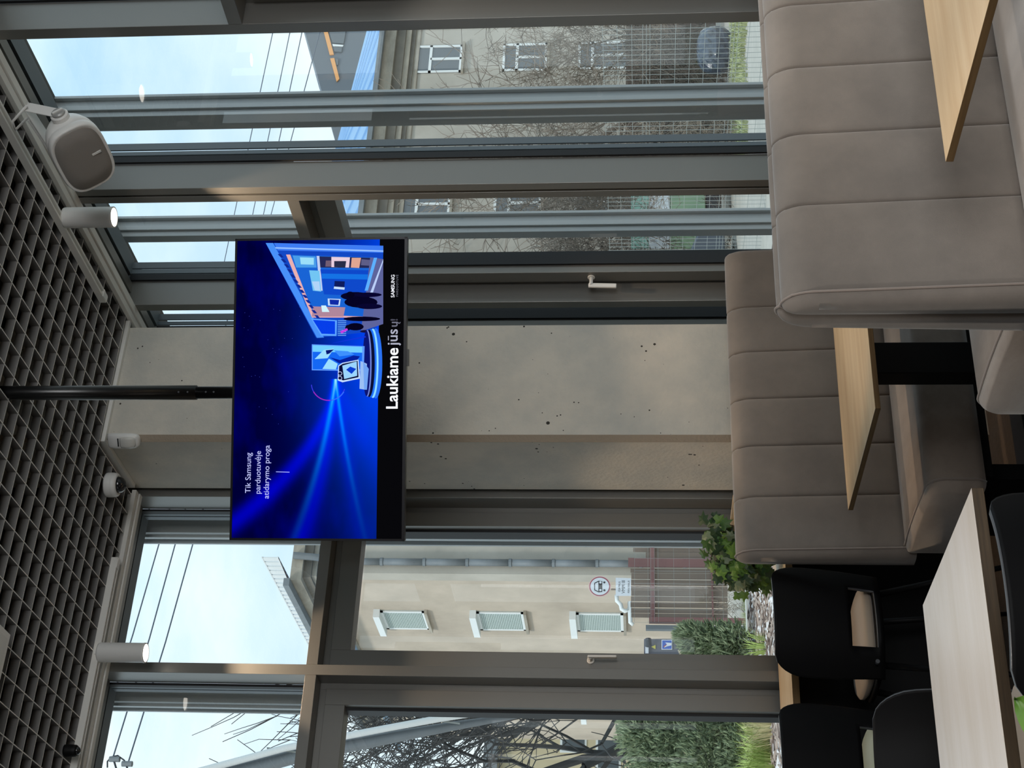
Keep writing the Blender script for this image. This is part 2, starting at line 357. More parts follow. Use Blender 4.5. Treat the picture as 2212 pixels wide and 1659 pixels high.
# ------------------------------------------------------------------ furniture: benches
def velvet_back(parent, xe, xr, seams, y0, z0, z1, sgn=1, thick=.10, lean=.03, rtop=.09):
    """upholstered back: front face at y0 (room side, facing -sgn*Y), panels between seams from xe (left end piping) to xr"""
    edges = sorted([xe] + seams + [xr])
    def prof(u):   # cross profile (y offset from the face, z) along front -> top -> rear
        pts = []
        for k in range(10): t = k / 9; pts.append((lean * t * (1) , z0 + (z1 - rtop - z0) * t))
        for k in range(1, 9):
            a = k / 8 * math.pi / 2; pts.append((lean + (thick * .75) * (1 - math.cos(a)), z1 - rtop + rtop * math.sin(a)))
        for k in range(1, 5): t = k / 4; pts.append((lean + thick * .75 + thick * .25 * math.sin(t * math.pi / 2), z1 - .035 * (1 - math.cos(t * math.pi / 2))))
        pts.append((lean + thick, z0))
        return pts
    for i in range(len(edges) - 1):
        a, b = edges[i], edges[i + 1]; rings = []
        n = 10
        D_ = [0, .0015, .0035, .008, .02, .05]; xs_ = [a + d for d in D_] + [(a + b) / 2] + [b - d for d in reversed(D_)]
        for x in xs_:
            dd_ = min(x - a, b - x); e = 2 * dd_ / (b - a)
            bul = .005 * (1 - (1 - e) ** 4) - .006 * math.exp(-(dd_ / .003) ** 2)
            P = prof(0); ring = []
            for j, (yy, zz) in enumerate(P):
                nz = 1 if 9 <= j < 20 else 0; ny = -1 if j < 14 else 0
                w = 1 if j < len(P) - 2 else 0
                ring.append((x, y0 + sgn * (yy + ny * bul * w + .010), zz + (bul * (.7 if bul < 0 else .2) if 12 <= j < 21 else 0)))
            rings.append(ring)
        MB().loft(rings, cap=True).build('back_panel', VEL, parent, smooth=True)
    # rounded end cushion with stitched edge, left of the piping
    rings = []
    P = prof(0)
    cyy = sum(p[0] for p in P) / len(P)
    for k in range(8):
        a = k / 7 * math.pi / 2; dx = .034 * math.sin(a); sh = math.cos(a)
        ring = []
        for j, (yy, zz) in enumerate(P):
            top = zz > z1 - rtop
            yy2 = (thick * .5 + lean) + (yy - thick * .5 - lean) * (.12 + .88 * sh ** .7); zz2 = zz if zz < z0 + .01 else zz - (1 - sh) * (.045 if top else .0) * 1.0
            ring.append((xe - dx, y0 + sgn * (yy2 + .006), zz2))
        rings.append(ring)
    MB().loft(rings, cap=True).build('end_cushion', VEL, parent, smooth=True)
    MB().tube([(xe - .002, y0 + sgn * (yy + (.004 if j < 14 else .008)), zz + (.003 if j > 12 else 0)) for j, (yy, zz) in enumerate(P[:-1])], .0035, 6).build('piping', PIPE, parent, smooth=True)
def rounded_seat(parent, x0, x1, ya, yb, z0, z1, front, r=.06, name='seat'):
    """seat cushion, its rounded front edge at y=ya (front=-1) or y=yb (front=+1); piped left end"""
    prof = []
    if front < 0: F, Bk, sg = ya, yb, 1
    else: F, Bk, sg = yb, ya, -1
    prof.append((F + sg * .02, z0)); prof.append((F + sg * .0, z0 + .03))
    for k in range(8):
        a = k / 7 * math.pi / 2; prof.append((F + sg * (r - r * math.cos(a)) * 1.0, z1 - r + r * math.sin(a)))
    D = abs(Bk - F)
    for k in range(1, 6): t = k / 5; prof.append((F + sg * (r + (D - r) * t), z1 + .006 * math.sin(t * math.pi)))
    prof.append((Bk, z0))
    rings = []
    for k in range(9):
        a = math.pi / 2 * (1 - k / 8); ins = .035 * (1 - math.cos(a)); x = x0 + .035 * (1 - math.sin(a))
        ring = []
        cyc = (F + Bk) / 2
        for (y, z) in prof: ring.append((x0 + .04 * (1 - math.cos(math.pi / 2 * k / 8)) * 0 + .045 * (k / 8) ** 1, 0, 0))
        rings.append(ring)
    rings = []
    for k in range(7):
        t = k / 6; sc = 1 - .16 * (1 - t) ** 2.2; x = x0 + .04 * t
        cyc, czc = (F + Bk) / 2, (z0 + z1) / 2
        rings.append([(x, cyc + (y - cyc) * (1 - .10 * (1 - t) ** 2), czc + (z - czc) * sc) for y, z in prof])
    MB().loft(rings, cap=True).build('seat_end', VEL2, parent, smooth=True)
    MB().loft([[(x, y, z) for y, z in prof] for x in (x0 + .04, x0 + .3, x1)], cap=True).build(name, VEL2, parent, smooth=True)
    MB().tube([(x0 + .041, y - sg * .002 if j < 6 else y, z + (.002 if j > 4 else 0)) for j, (y, z) in enumerate(prof[:-1])], .004, 6).build('piping', PIPE, parent, smooth=True)

b1 = thing('booth_bench', (2.9, 3.17, 0), 'back-to-back taupe velvet booth bench nearest the camera with tall channelled back', 'bench')
velvet_back(b1, 2.145, 3.78, [2.425, 2.665, 2.905, 3.145, 3.385], 3.085, .46, 1.115, thick=.075)
velvet_back(b1, 2.150, 3.78, [2.405, 2.650, 2.895, 3.14, 3.385], 3.300, .46, 1.125, sgn=-1, thick=.075)
rounded_seat(b1, 2.18, 3.78, 3.29, 3.835, .31, .5, 1, name='rear_seat')
rounded_seat(b1, 2.16, 3.78, 2.52, 3.09, .31, .5, -1, name='seat')
MB().box(2.3, 3.76, 2.6, 3.75, 0, .31).build('plinth', BLACK, b1)
b2 = thing('booth_bench', (2.9, 5.15, 0), 'taupe velvet booth bench in front of the concrete column, behind the far booth table', 'bench')
velvet_back(b2, 2.352, 3.74, [2.576, 2.797, 3.011, 3.232, 3.45], 5.09, .46, 1.118, thick=.08)
rounded_seat(b2, 2.322, 3.74, 4.57, 5.11, .305, .5, -1)
for x in (2.46, 3.10, 3.66): MB().box(x - .03, x + .03, 4.70, 5.16, 0, .305).build('support_frame', BLACK, b2)
MB().box(2.4, 3.72, 4.62, 5.18, .27, .304).build('base_board', BLACK, b2)

# ------------------------------------------------------------------ tables
def table(name, x0, x1, y0, y1, th, label, top, edge, leg=None):
    t = thing(name, ((x0 + x1) / 2, (y0 + y1) / 2, 0), label, 'table')
    mb = MB(); mb.box(x0, x1, y0, y1, .75 - th, .75)
    mb.m = [1, 0, 1, 1, 1, 1]
    mb.build('tabletop', [top, edge], t, bev=.0012)
    lx, ly = leg
    MB().box(lx - .062, lx + .062, ly - .04, ly + .04, .012, .75 - th).build('leg', BLACK, t, bev=.003)
    MB().box(lx - .22, lx + .22, ly - .22, ly + .22, 0, .012).build('base_plate', BLACK, t, bev=.003)
    MB().box(lx - .2, lx + .2, ly - .025, ly + .025, .75 - th - .012, .75 - th - .001).build('mounting_plate', BLACK, t)
    return t
table('booth_table', 2.337, 3.58, 4.045, 4.76, .0175, 'oak booth table on a black pedestal in front of the far velvet bench', OAK, OAKE, (2.72, 4.4))
table('booth_table', 2.30, 3.55, 2.11, 2.81, .0185, 'oak booth table in front of the nearest channelled bench back', OAK, OAKE, (2.9, 2.45))
table('dining_table', .10, 1.515, 2.971, 3.637, .0265, 'pale wood table with thick walnut edge between two black chairs', OAK2, OAKE2, (.8, 3.3))

# counter along the window
ct = thing('window_counter', (.9, 5.87, 0), 'narrow oak bar counter along the left glazed wall', 'counter')
mb = MB(); mb.box(-2.2, 3.0, 5.605, 6.13, .864, .892); mb.m = [1, 0, 1, 1, 1, 1]; mb.build('countertop', [OAK, OAKE], ct, bev=.001)
MB().box(-2.1, 2.95, 5.86, 5.90, 0, .864).build('front_panel', BLACK, ct)
for x in (-2.0, -.4, 1.2, 2.8): MB().box(x - .03, x + .03, 5.66, 5.86, .72, .864).build('bracket', BLACK, ct)

# ------------------------------------------------------------------ chairs
def shell_pt(u, v, w, h, z0):
    # u -1..1 across, v 0..1 up ; concave toward +y (the seat); back surface near y=0
    hw = w / 2
    x = u * hw; z = z0 + v * h
    y = .085 * abs(u) ** 2.2 - .05 * v + .03 * (1 - v) ** 2
    return x, y, z
def make_chair(zs, label, cat, group=None):
    t = thing('dining_chair' if zs < .6 else 'counter_chair', (0, 0, 0), label, cat, group)
    w, h, z0 = .43, .405, zs - .03
    # plate: grid with rounded top corners and a slot low down
    us = [-1, -.97, -.9, -.8, -.66, -.5, -.25, 0, .25, .5, .6, .68, .8, .9, .97, 1]; vs_ = [0, .06, .14, .22, .30, .34, .45, .6, .72, .8, .86, .91, .95, .98, 1.0]
    bm = bmesh.new(); V = {}
    for i, u in enumerate(us):
        for j, v in enumerate(vs_):
            uu = u
            if v > .72:   # round corners
                k = (v - .72) / .28; lim = 1 - .30 * (1 - math.sqrt(max(0, 1 - k * k)))
                uu = u * lim
            uu *= .93 + .07 * min(1, v / .5)
            V[i, j] = bm.verts.new(shell_pt(uu, v, w, h, z0))
    for i in range(len(us) - 1):
        for j in range(len(vs_) - 1):
            um = (us[i] + us[i + 1]) / 2; vm = (vs_[j] + vs_[j + 1]) / 2
            if -.58 < um < .63 and .06 < vm < .30: continue
            bm.faces.new((V[i, j], V[i + 1, j], V[i + 1, j + 1], V[i, j + 1]))
    me = bpy.data.meshes.new('backrest'); bm.to_mesh(me); bm.free(); me.materials.append(CHB); me.materials.append(CHRIM)
    me.polygons.foreach_set('use_smooth', [True] * len(me.polygons))
    o = bpy.data.objects.new('backrest', me); C.objects.link(o); o.parent = t
    so = o.modifiers.new('thick', 'SOLIDIFY'); so.thickness = .011; so.offset = 0; so.material_offset_rim = 1
    # seat shell and pad
    def outline(sc=1.0, n=28, f=0):
        pts = []
        for k in range(n):
            a = 2 * math.pi * k / n; ca, sa = math.cos(a), math.sin(a)
            x = .205 * sc * math.copysign(abs(ca) ** .62, ca); y = .26 + .205 * sc * math.copysign(abs(sa) ** .62, sa)
            pts.append((x * (1.0 + .08 * (y - .26)), y))
        return pts
    buildl(MB().loft([[(x, y, zs + dz) for x, y in outline(sc)] for sc, dz in ((.9, -.030), (1.0, -.022), (1.02, -.012), (1.0, -.004))]), 'seat_shell', CHB, t, smooth=True)
    buildl(MB().loft([[(x, y, zs + dz) for x, y in outline(sc)] for sc, dz in ((.90, -.004), (.96, .010), (.95, .026), (.88, .036), (.6, .041), (.1, .042))]), 'seat_pad', PAD, t, smooth=True)
    for sx in (-1, 1):
        for sy in (0, 1):
            a = (sx * .14, .12 + sy * .28, zs - .028); b = (sx * (.20 if zs < .6 else .23), -.02 + sy * .53, 0)
            buildl(MB().tube([a, b], [.013, .009], 10), 'leg', BLACK, t, smooth=True)
    if zs > .55:
        buildl(MB().tube([(-.2, .05, .25), (.2, .05, .25), (.2, .45, .25), (-.2, .45, .25), (-.2, .05, .25)], .006, 8), 'foot_ring', BLACK, t)
    buildl(MB().tube([(-.165, -.006 + .03, zs + .005), (-.165, -.010 + .02, zs + .005)], .008, 10), 'screw', CHRIM, t)
    return t
ch1 = make_chair(.615, 'black shell counter chair with slotted back and beige pad, beside the velvet bench end', 'chair')
ch1.location = (2.115, 5.2, 0)
ch2 = copy_tree(ch1); ch2.location = (1.575, 5.18, 0); ch2['label'] = 'black shell counter chair with a pale mint pad, further from the velvet bench'
for c_ in ch2.children:
    if c_.name.startswith('seat_pad'): c_.data = c_.data.copy(); c_.data.materials[0] = PAD2; c_['label'] = 'pale mint seat pad'
ch3 = make_chair(.465, 'black shell dining chair on the window side of the pale table, facing the camera', 'chair')
ch3.location = (1.19, 4.02, 0); ch3.rotation_euler.z = math.pi
ch4 = copy_tree(ch3); ch4.location = (1.07, 2.50, 0); ch4.rotation_euler.z = R(0); ch4['label'] = 'black shell dining chair on the near side of the pale table, seen from behind'

# ------------------------------------------------------------------ ceiling equipment
WM = mat('white_plastic', s(232, 231, 228), .42)
LENS = emitm('lamp_glow', (1, .93, .82), 6)
def track(name, a, b, lab):
    t = thing(name, ((a[0] + b[0]) / 2, (a[1] + b[1]) / 2, ZC - .03), lab, 'lighting track', 'ceiling lighting tracks')
    A, B = Vector((*a, 0)), Vector((*b, 0)); d = (B - A).normalized(); n = Vector((-d.y, d.x, 0))
    def strip(o0, o1, z0, z1):
        p = [A + n * o0, B + n * o0, B + n * o1, A + n * o1]; return [(q.x, q.y, z0) for q in p] + [(q.x, q.y, z1) for q in p]
    mb = MB()
    for o0, o1, z0, z1 in ((-.0185, -.009, ZC - .030, ZC), (.009, .0185, ZC - .030, ZC), (-.009, .009, ZC - .010, ZC)): mb.hexa(strip(o0, o1, z0, z1))
    mb.build('track_profile', TRIM, t)
    c = MB(); e0 = B - d * .05
    p = [e0 - n * .0185, B - n * .012, B + n * .012, e0 + n * .0185]; c.hexa([(q.x, q.y, ZC - .032) for q in p] + [(q.x, q.y, ZC) for q in p]); c.build('end_cap', WM, t)
    return t
track('lighting_track', (3.62, -2.0), (3.62, 5.285), 'white ceiling track parallel to the right glazed wall')
track('lighting_track', (-2.0, 6.012), (2.69, 6.012), 'white ceiling track parallel to the left glazed wall')
def spot(x, y, lab, pw=95, size=52, col=(1, .74, .50)):
    t = thing('track_spotlight', (x, y, ZC - .03), lab, 'spotlight', 'white cylinder spotlights hanging from the tracks')
    r = .043; zt, zb = 3.846, 3.632; px = x; py = y
    ring = lambda rr, z: [(px + rr * math.cos(2 * math.pi * k / 32), py + rr * math.sin(2 * math.pi * k / 32), z) for k in range(32)]
    MB().loft([ring(r - .008, zt), ring(r - .002, zt - .003), ring(r, zt - .010), ring(r, zb + .012), ring(r + .0008, zb + .010), ring(r + .0008, zb), ring(r - .004, zb)], cap=False).build('lamp_body', WM, t, smooth=True)
    MB().loft([ring(r - .004, zb), ring(r - .006, zb + .006), ring(r - .009, zb + .008)], cap=False).build('lamp_ring', WM, t, smooth=True)
    MB().mesh(ring(r - .0055, zb + .0035), [tuple(range(32))]).build('lens', LENS, t)
    MB().box(px - .012, px + .012, py - .012, py + .012, zt - .004, ZC - .012).build('adapter', WM, t)
    l = lamp('spot_beam', 'SPOT', (px, py, zb - .004), pw, col, spot_size=R(size), spot_blend=.25, shadow_soft_size=.03); return t
spot(3.64, 4.718, 'white cylinder spotlight on the right track, close to the loudspeaker')
spot(2.238, 5.998, 'white cylinder spotlight on the left track, in front of a mullion')

track('lighting_track', (.72, -2.0), (.72, 2.9), 'white ceiling track over the pale table, out of the photograph')
for (x_, y_, p__, nm_) in ((3.62, 3.05, 120, 'over the nearest booth bench'), (3.62, 1.9, 110, 'over the booth table nearest the camera'), (.72, 2.75, 150, 'over the pale table'), (.72, .6, 80, 'behind the photographer')):
    spot(x_, y_, 'white cylinder spotlight %s, outside the photograph' % nm_, p__, 66, (1, .93, .85))

# loudspeaker, lying along the right wall
sp = thing('loudspeaker', (3.64, 4.27, 3.6), 'white oval loudspeaker with grey grille on a bracket under the right ceiling trim', 'speaker')
Nn = Vector((-.80, -.16, -.58)).normalized(); Lx = Vector((-.14, .985, -.09)); Lx = (Lx - Nn * Lx.dot(Nn)).normalized(); Uu = Nn.cross(Lx)
if Uu.z < 0: Uu = -Uu
Cc = onX(181, 343, 3.53)
def sring(a, b, d, n=40, e=.62):
    r_ = []
    for k in range(n):
        th = 2 * math.pi * k / n; c_, s_ = math.cos(th), math.sin(th)
        r_.append(Cc + Lx * (a * math.copysign(abs(c_) ** e, c_)) + Uu * (b * math.copysign(abs(s_) ** e, s_)) + Nn * d)
    return r_
SA, SB = .148, .105
MB().loft([sring(SA * .93, SB * .91, .000), sring(SA * .965, SB * .95, .002), sring(SA * .99, SB * .985, -.004), sring(SA, SB, -.014), sring(SA * 1.0, SB, -.03), sring(SA * .985, SB * .98, -.034), sring(SA * 1.0, SB * 1.0, -.038),
           sring(SA * .99, SB * .98, -.07, e=.7), sring(SA * .93, SB * .9, -.11, e=.8), sring(SA * .8, SB * .75, -.15, e=.9), sring(SA * .6, SB * .55, -.178, e=1), sring(SA * .3, SB * .28, -.193, e=1), sring(SA * .03, SB * .03, -.196, e=1)], cap=True).build('cabinet', WM, sp, smooth=True)
GRIL = mat('speaker_grille', s(150, 144, 138), .8, bump=(900, .5))
MB().loft([sring(SA * .90, SB * .88, -.002), sring(SA * .89, SB * .87, .003), sring(SA * .5, SB * .5, .009), sring(SA * .02, SB * .02, .010)], cap=True).build('grille', GRIL, sp, smooth=True)
b_ = Cc + Nn * .010 - Lx * .005 - Uu * .052; MB().bar(b_ - Lx * .0 - Uu * .018, b_ + Uu * .018, .008, .004, side=tuple(Nn)).build('badge', WM, sp)
kc = Cc - Lx * (SA + .012) - Nn * .085
rg = lambda r_, o, n=24: [kc + (Nn * math.cos(2 * math.pi * k / n) + Uu * math.sin(2 * math.pi * k / n)) * r_ - Lx * o for k in range(n)]
KN = mat('knob_grey', s(168, 168, 166), .35, .2)
MB().loft([rg(.034, -.03), rg(.034, .004), rg(.030, .008)]).build('mounting_disc', WM, sp, smooth=False)
MB().loft([rg(.026, .004), rg(.026, .016), rg(.020, .020)]).build('knob', KN, sp)
MB().bar(kc - Lx * .021 - Uu * .02, kc - Lx * .021 + Uu * .02, .010, .006, side=tuple(Lx)).build('knob_grip', WM, sp)
kb = Cc + Lx * (SA + .012) - Nn * .085
top1 = kc + Vector((.035, -.0, .13)); top2 = kb + Vector((.035, 0, .10))
br = MB()
def strap(a, b, w, th, side): br.bar(a, b, w, th, side=side)
strap(kc - Lx * .010, top1 - Lx * .010, .045, .005, tuple(Lx)); strap(top1 - Lx * .012, top2 + Lx * .012, .05, .005, (0, 0, 1)); strap(kb + Lx * .010, top2 + Lx * .010, .045, .005, tuple(Lx))
br.build('yoke_bracket', WM, sp, bev=.002)
MB().bar(top1 + Vector((.01, .05, .012)), top2 + Vector((.01, -.03, .012)), .055, .012, side=(0, 0, 1)).build('wall_plate', WM, sp, bev=.004)
MB().tube([top1 + Vector((-.01, -.03, -.01)), top1 + Vector((-.06, .0, .045)), top1 + Vector((-.05, .06, .06)), top1 + Vector((0, .05, .02))], .005, 8).build('cable', WM, sp, smooth=True)

# motion sensor on the column chamfer
ms = thing('motion_sensor', (3.10, 5.62, 3.70), 'white rounded motion sensor high on the corner of the concrete column', 'sensor')
d1 = Vector((-.7071, -.7071, 0)); d2 = Vector((.7071, -.7071, 0)); cb = Vector((3.105, 5.640, 0)) + d1 * .004
def mring(w, z, o0, o1, n=20):
    r_ = []
    for k in range(n):
        a = 2 * math.pi * k / n; r_.append(cb + d2 * (w * math.copysign(abs(math.cos(a)) ** .6, math.cos(a))) + d1 * ((o0 + o1) / 2 + (o1 - o0) / 2 * math.copysign(abs(math.sin(a)) ** .6, math.sin(a))) + Vector((0, 0, z)))
    return r_
MB().loft([mring(.012, 3.700, 0, .02), mring(.024, 3.704, 0, .035), mring(.031, 3.716, 0, .042), mring(.034, 3.74, 0, .048), mring(.034, 3.80, 0, .046), mring(.033, 3.835, 0, .032), mring(.030, 3.845, 0, .02)]).build('sensor_body', WM, ms, smooth=True)
MB().loft([mring(.014, 3.710, .03, .048), mring(.024, 3.722, .03, .056), mring(.026, 3.745, .03, .060), mring(.024, 3.772, .03, .057), mring(.020, 3.780, .03, .050)]).build('sensor_lens', mat('sensor_lens', s(215, 214, 208), .3), ms, smooth=True)
MB().bar(cb + d2 * -.018 + d1 * .0475 + Vector((0, 0, 3.787)), cb + d2 * .018 + d1 * .0475 + Vector((0, 0, 3.787)), .004, .005, side=(0, 0, 1)).build('slot', GSK, ms)

# dome camera
def dome(x, y, lab, rr, body, name='dome_camera'):
    t = thing(name, (x, y, ZC - .06), lab, 'camera')
    ring = lambda r_, z: [(x + r_ * math.cos(2 * math.pi * k / 32), y + r_ * math.sin(2 * math.pi * k / 32), z) for k in range(32)]
    MB().loft([ring(rr * .97, ZC - .001), ring(rr, ZC - .008), ring(rr, ZC - .028), ring(rr * .99, ZC - .03), ring(rr * 1.0, ZC - .032), ring(rr * .93, ZC - .050), ring(rr * .78, ZC - .056), ring(rr * .7, ZC - .054)]).build('housing', body, t, smooth=True)
    q = rr * .68
    MB().loft([ring(q * math.cos(a), ZC - .053 - q * .95 * math.sin(a)) for a in [k / 7 * math.pi / 2 * .985 for k in range(8)]]).build('dome', mat('smoked_dome', s(24, 26, 30), .08, 0, .8), t, smooth=True)
    return t
dome(2.945, 5.775, 'white dome camera with smoked dome under the ceiling grid by the column', .056, WM)
dome(1.77, 5.90, 'small black camera beside the left lighting track', .026, BLACK)
pl = thing('ceiling_light', (1.66, 4.8, ZC - .03), 'white square ceiling light panel at the picture edge', 'light panel')
MB().box(1.365, 1.965, 4.495, 5.095, ZC - .030, ZC - .002).build('light_housing', WM, pl, bev=.002)
MB().box(1.39, 1.94, 4.52, 5.07, ZC - .032, ZC - .029).build('diffuser', mat('opal_diffuser', s(225, 225, 222), .5), pl)

# ------------------------------------------------------------------ television on a ceiling pole
TVH, TVW = .638, 1.100
tn = Vector((-.4443, -.8959, 0)); tu = Vector((.8959, -.4443, 0))      # towards the room; picture's left to right
tvc = Vector((2.706, 4.530, 0)); tz0 = 2.318
tv = thing('television', (tvc.x, tvc.y, tz0), 'flat television showing a deep blue advert, hanging from a black ceiling pole', 'television')
def TP(u, z, o=0): return tvc + tu * u + tn * o + Vector((0, 0, tz0 + z))
def tvbox(mb, u0, u1, z0, z1, o0, o1): return mb.hexa([TP(u0, z0, o0), TP(u1, z0, o0), TP(u1, z0, o1), TP(u0, z0, o1), TP(u0, z1, o0), TP(u1, z1, o0), TP(u1, z1, o1), TP(u0, z1, o1)])
TVB = mat('tv_black', s(12, 12, 14), .3)
tvbox(MB(), -TVW / 2, TVW / 2, 0, TVH, -.03, 0).build('tv_body', TVB, tv, bev=.003)
mb = MB(); bz = .008
tvbox(mb, -TVW / 2, TVW / 2, 0, .010, 0, .003); tvbox(mb, -TVW / 2, TVW / 2, TVH - bz, TVH, 0, .003); tvbox(mb, -TVW / 2, -TVW / 2 + bz, 0, TVH, 0, .003); tvbox(mb, TVW / 2 - bz, TVW / 2, 0, TVH, 0, .003)
mb.build('bezel', mat('bezel', s(30, 30, 34), .3, .5), tv)
tvbox(MB(), .08, .14, -.008, .002, -.02, -.002).build('logo_tab', TVB, tv)
tvbox(MB(), -.2, .2, .15, .5, -.055, -.03).build('rear_housing', TVB, tv)
pt = thing('ceiling_pole', (2.783, 4.69, 2.6), 'black telescopic ceiling pole carrying the television', 'pole')
MB().tube([(2.783, 4.69, 4.6), (2.783, 4.69, 3.144)], .0275, 28).build('outer_tube', POLEM, pt, smooth=True)
MB().tube([(2.783, 4.69, 3.16), (2.783, 4.69, 2.45)], .0232, 28).build('inner_tube', POLEM, pt, smooth=True)
for z in (3.17, 3.205, 3.10, 3.07): MB().tube([(2.783 - .012, 4.69 - .0245, z), (2.783 - .0135, 4.69 - .0275, z)], .0035, 8).build('bolt', CHRIM, pt)
MB().tube([(2.783, 4.69, 2.62), TP(.0, .3, -.055)], .02, 12).build('swivel_arm', BLACK, pt)
tvbox(MB(), -.12, .12, .2, .42, -.062, -.0555).build('vesa_plate', BLACK, pt)

# picture on the screen: flat, emitting, built on the screen plane
tv_o = [0.0006]
def tvp(x, y, o=None):
    d = ray(x, y); p0 = TP(0, 0, 0); e0 = Vector((0, 0, EYE)); k = (p0 - e0).dot(tn) / d.dot(tn); return e0 + d * k
_em = {}
def em(col, st=1.0):
    k = (tuple(round(c, 3) for c in col), st)
    if k not in _em: _em[k] = emitm('screen_colour', col, st)
    return _em[k]
def poly(pts, col, st=1.0, name='screen_shape', o=None, par=None):
    tv_o[0] += .00004
    off = tn * (tv_o[0] if o is None else o)
    q = [tvp(x, y) + off for x, y in pts]
    return MB().mesh(q, [tuple(range(len(q)))]).build(name, em(col, st), par or scr)
# base image: blue field with procedural beams, black band below
sm = bpy.data.materials.new('screen_image'); sm.use_nodes = True; t = sm.node_tree; t.nodes.clear()
o_ = N('ShaderNodeOutputMaterial', t); e_ = N('ShaderNodeEmission', t); uv = N('ShaderNodeUVMap', t); sx = N('ShaderNodeSeparateXYZ', t)
K = t.links.new; K(uv.outputs[0], sx.inputs[0]); K(e_.outputs[0], o_.inputs[0])
def M_(op, a, b=None, c=None, clamp=False):
    n = N('ShaderNodeMath', t, operation=op); n.use_clamp = clamp
    for i, v in enumerate((a, b, c)):
        if v is None: continue
        if isinstance(v, (int, float)): n.inputs[i].default_value = v
        else: K(v, n.inputs[i])
    return n.outputs[0]
U_, V_ = sx.outputs['X'], sx.outputs['Y']   # U 0..1 left-right, V 0..1 top-down over the blue picture
def gauss(x, w): return M_('EXPONENT', M_('MULTIPLY', M_('POWER', M_('DIVIDE', x, w), 2.0), -1.0))
# beam centre lines v(u): rays fanning out from (.53,.67) towards the left
du = M_('MAXIMUM', M_('SUBTRACT', .53, U_), 0.0)
fan = M_('LESS_THAN', U_, .53)
def beam(k1, k2, w0, w1, amp, fade=3.0):
    c = M_('ADD', M_('ADD', .705, M_('MULTIPLY', du, k1)), M_('MULTIPLY', M_('POWER', du, 2.0), k2))
    w = M_('ADD', w0, M_('MULTIPLY', du, w1))
    return M_('MULTIPLY', M_('MULTIPLY', gauss(M_('SUBTRACT', V_, c), w), fan), M_('MULTIPLY', amp, M_('EXPONENT', M_('MULTIPLY', du, -fade))))
b_soft = M_('ADD', M_('ADD', beam(-.2, -2.6, .02, .16, .55, .6), beam(-.1, -.6, .02, .10, .55, 1.0)), M_('ADD', beam(.3, .1, .02, .10, .35, 2.2), beam(.9, .9, .03, .35, .22, 1.5)))
b_hot = M_('ADD', beam(-.25, -.5, .010, .03, 1.1, 7), beam(.28, .25, .008, .02, .9, 7))
rl = M_('MULTIPLY', M_('MULTIPLY', M_('POWER', V_, 3.5), .42), M_('ADD', .35, U_))                     # picture brightens towards its lower edge
glow = M_('MULTIPLY', M_('MULTIPLY', gauss(M_('SUBTRACT', U_, .6), .3), gauss(M_('SUBTRACT', V_, .95), .35)), .5)
right = M_('MULTIPLY', M_('GREATER_THAN', U_, 2.0), 0.0)
ns = N('ShaderNodeTexNoise', t); ns.inputs['Scale'].default_value = 4; ns.inputs['Detail'].default_value = 3; K(uv.outputs[0], ns.inputs[0])
nz = M_('MULTIPLY', M_('MAXIMUM', M_('SUBTRACT', ns.outputs[0], .45), 0.0), .35)
B_ = M_('ADD', M_('ADD', M_('ADD', .035, nz), M_('ADD', b_soft, rl)), M_('ADD', glow, b_hot), clamp=True)
G_ = M_('ADD', M_('MULTIPLY', b_hot, .45), M_('ADD', M_('MULTIPLY', rl, .08), M_('MULTIPLY', glow, .06)), clamp=True)
R_ = M_('MULTIPLY', M_('MAXIMUM', M_('SUBTRACT', b_hot, .55), 0.0), .25)
cc_ = N('ShaderNodeCombineColor', t); K(R_, cc_.inputs[0]); K(G_, cc_.inputs[1]); K(B_, cc_.inputs[2]); K(cc_.outputs[0], e_.inputs[0]); e_.inputs[1].default_value = .95
scr = None
xl0, xl1 = 503.5, 823      # picture left/right in the photograph at its left end
q = [tvp(506, 1165), tvp(823.5, 1164), tvp(828, 529), tvp(515.5, 519)]
u_l, u_r = -TVW / 2 + bz, TVW / 2 - bz; zt_ = TVH - bz; zb_ = zt_ - (TVH - bz - .010) * .852
mb = MB(); mb.mesh([TP(u_l, zt_, .0005), TP(u_l, zb_, .0005), TP(u_r, zb_, .0005), TP(u_r, zt_, .0005)], [(0, 1, 2, 3)])
scr = mb.build('screen', sm, tv)
uvl = scr.data.uv_layers.new(name='UVMap')
order = {}
for lp in scr.data.loops:
    co = scr.data.vertices[lp.vertex_index].co; uu = (co.x * tu.x + co.y * tu.y); zz = co.z
    uvl.data[lp.index].uv = ((uu - u_l) / (u_r - u_l), (zt_ - zz) / (zt_ - zb_))
tvo = tv
mb = MB(); mb.mesh([TP(u_l, zb_, .0005), TP(u_l, .010, .0005), TP(u_r, .010, .0005), TP(u_r, zb_, .0005)], [(0, 1, 2, 3)]); mb.build('screen_band', em((.0022, .0022, .003)), tv)
par = tv
def P_(pts, rgb, st=1.0, name='screen_shape'): return poly(pts, s(*rgb), st, name, par=scr)
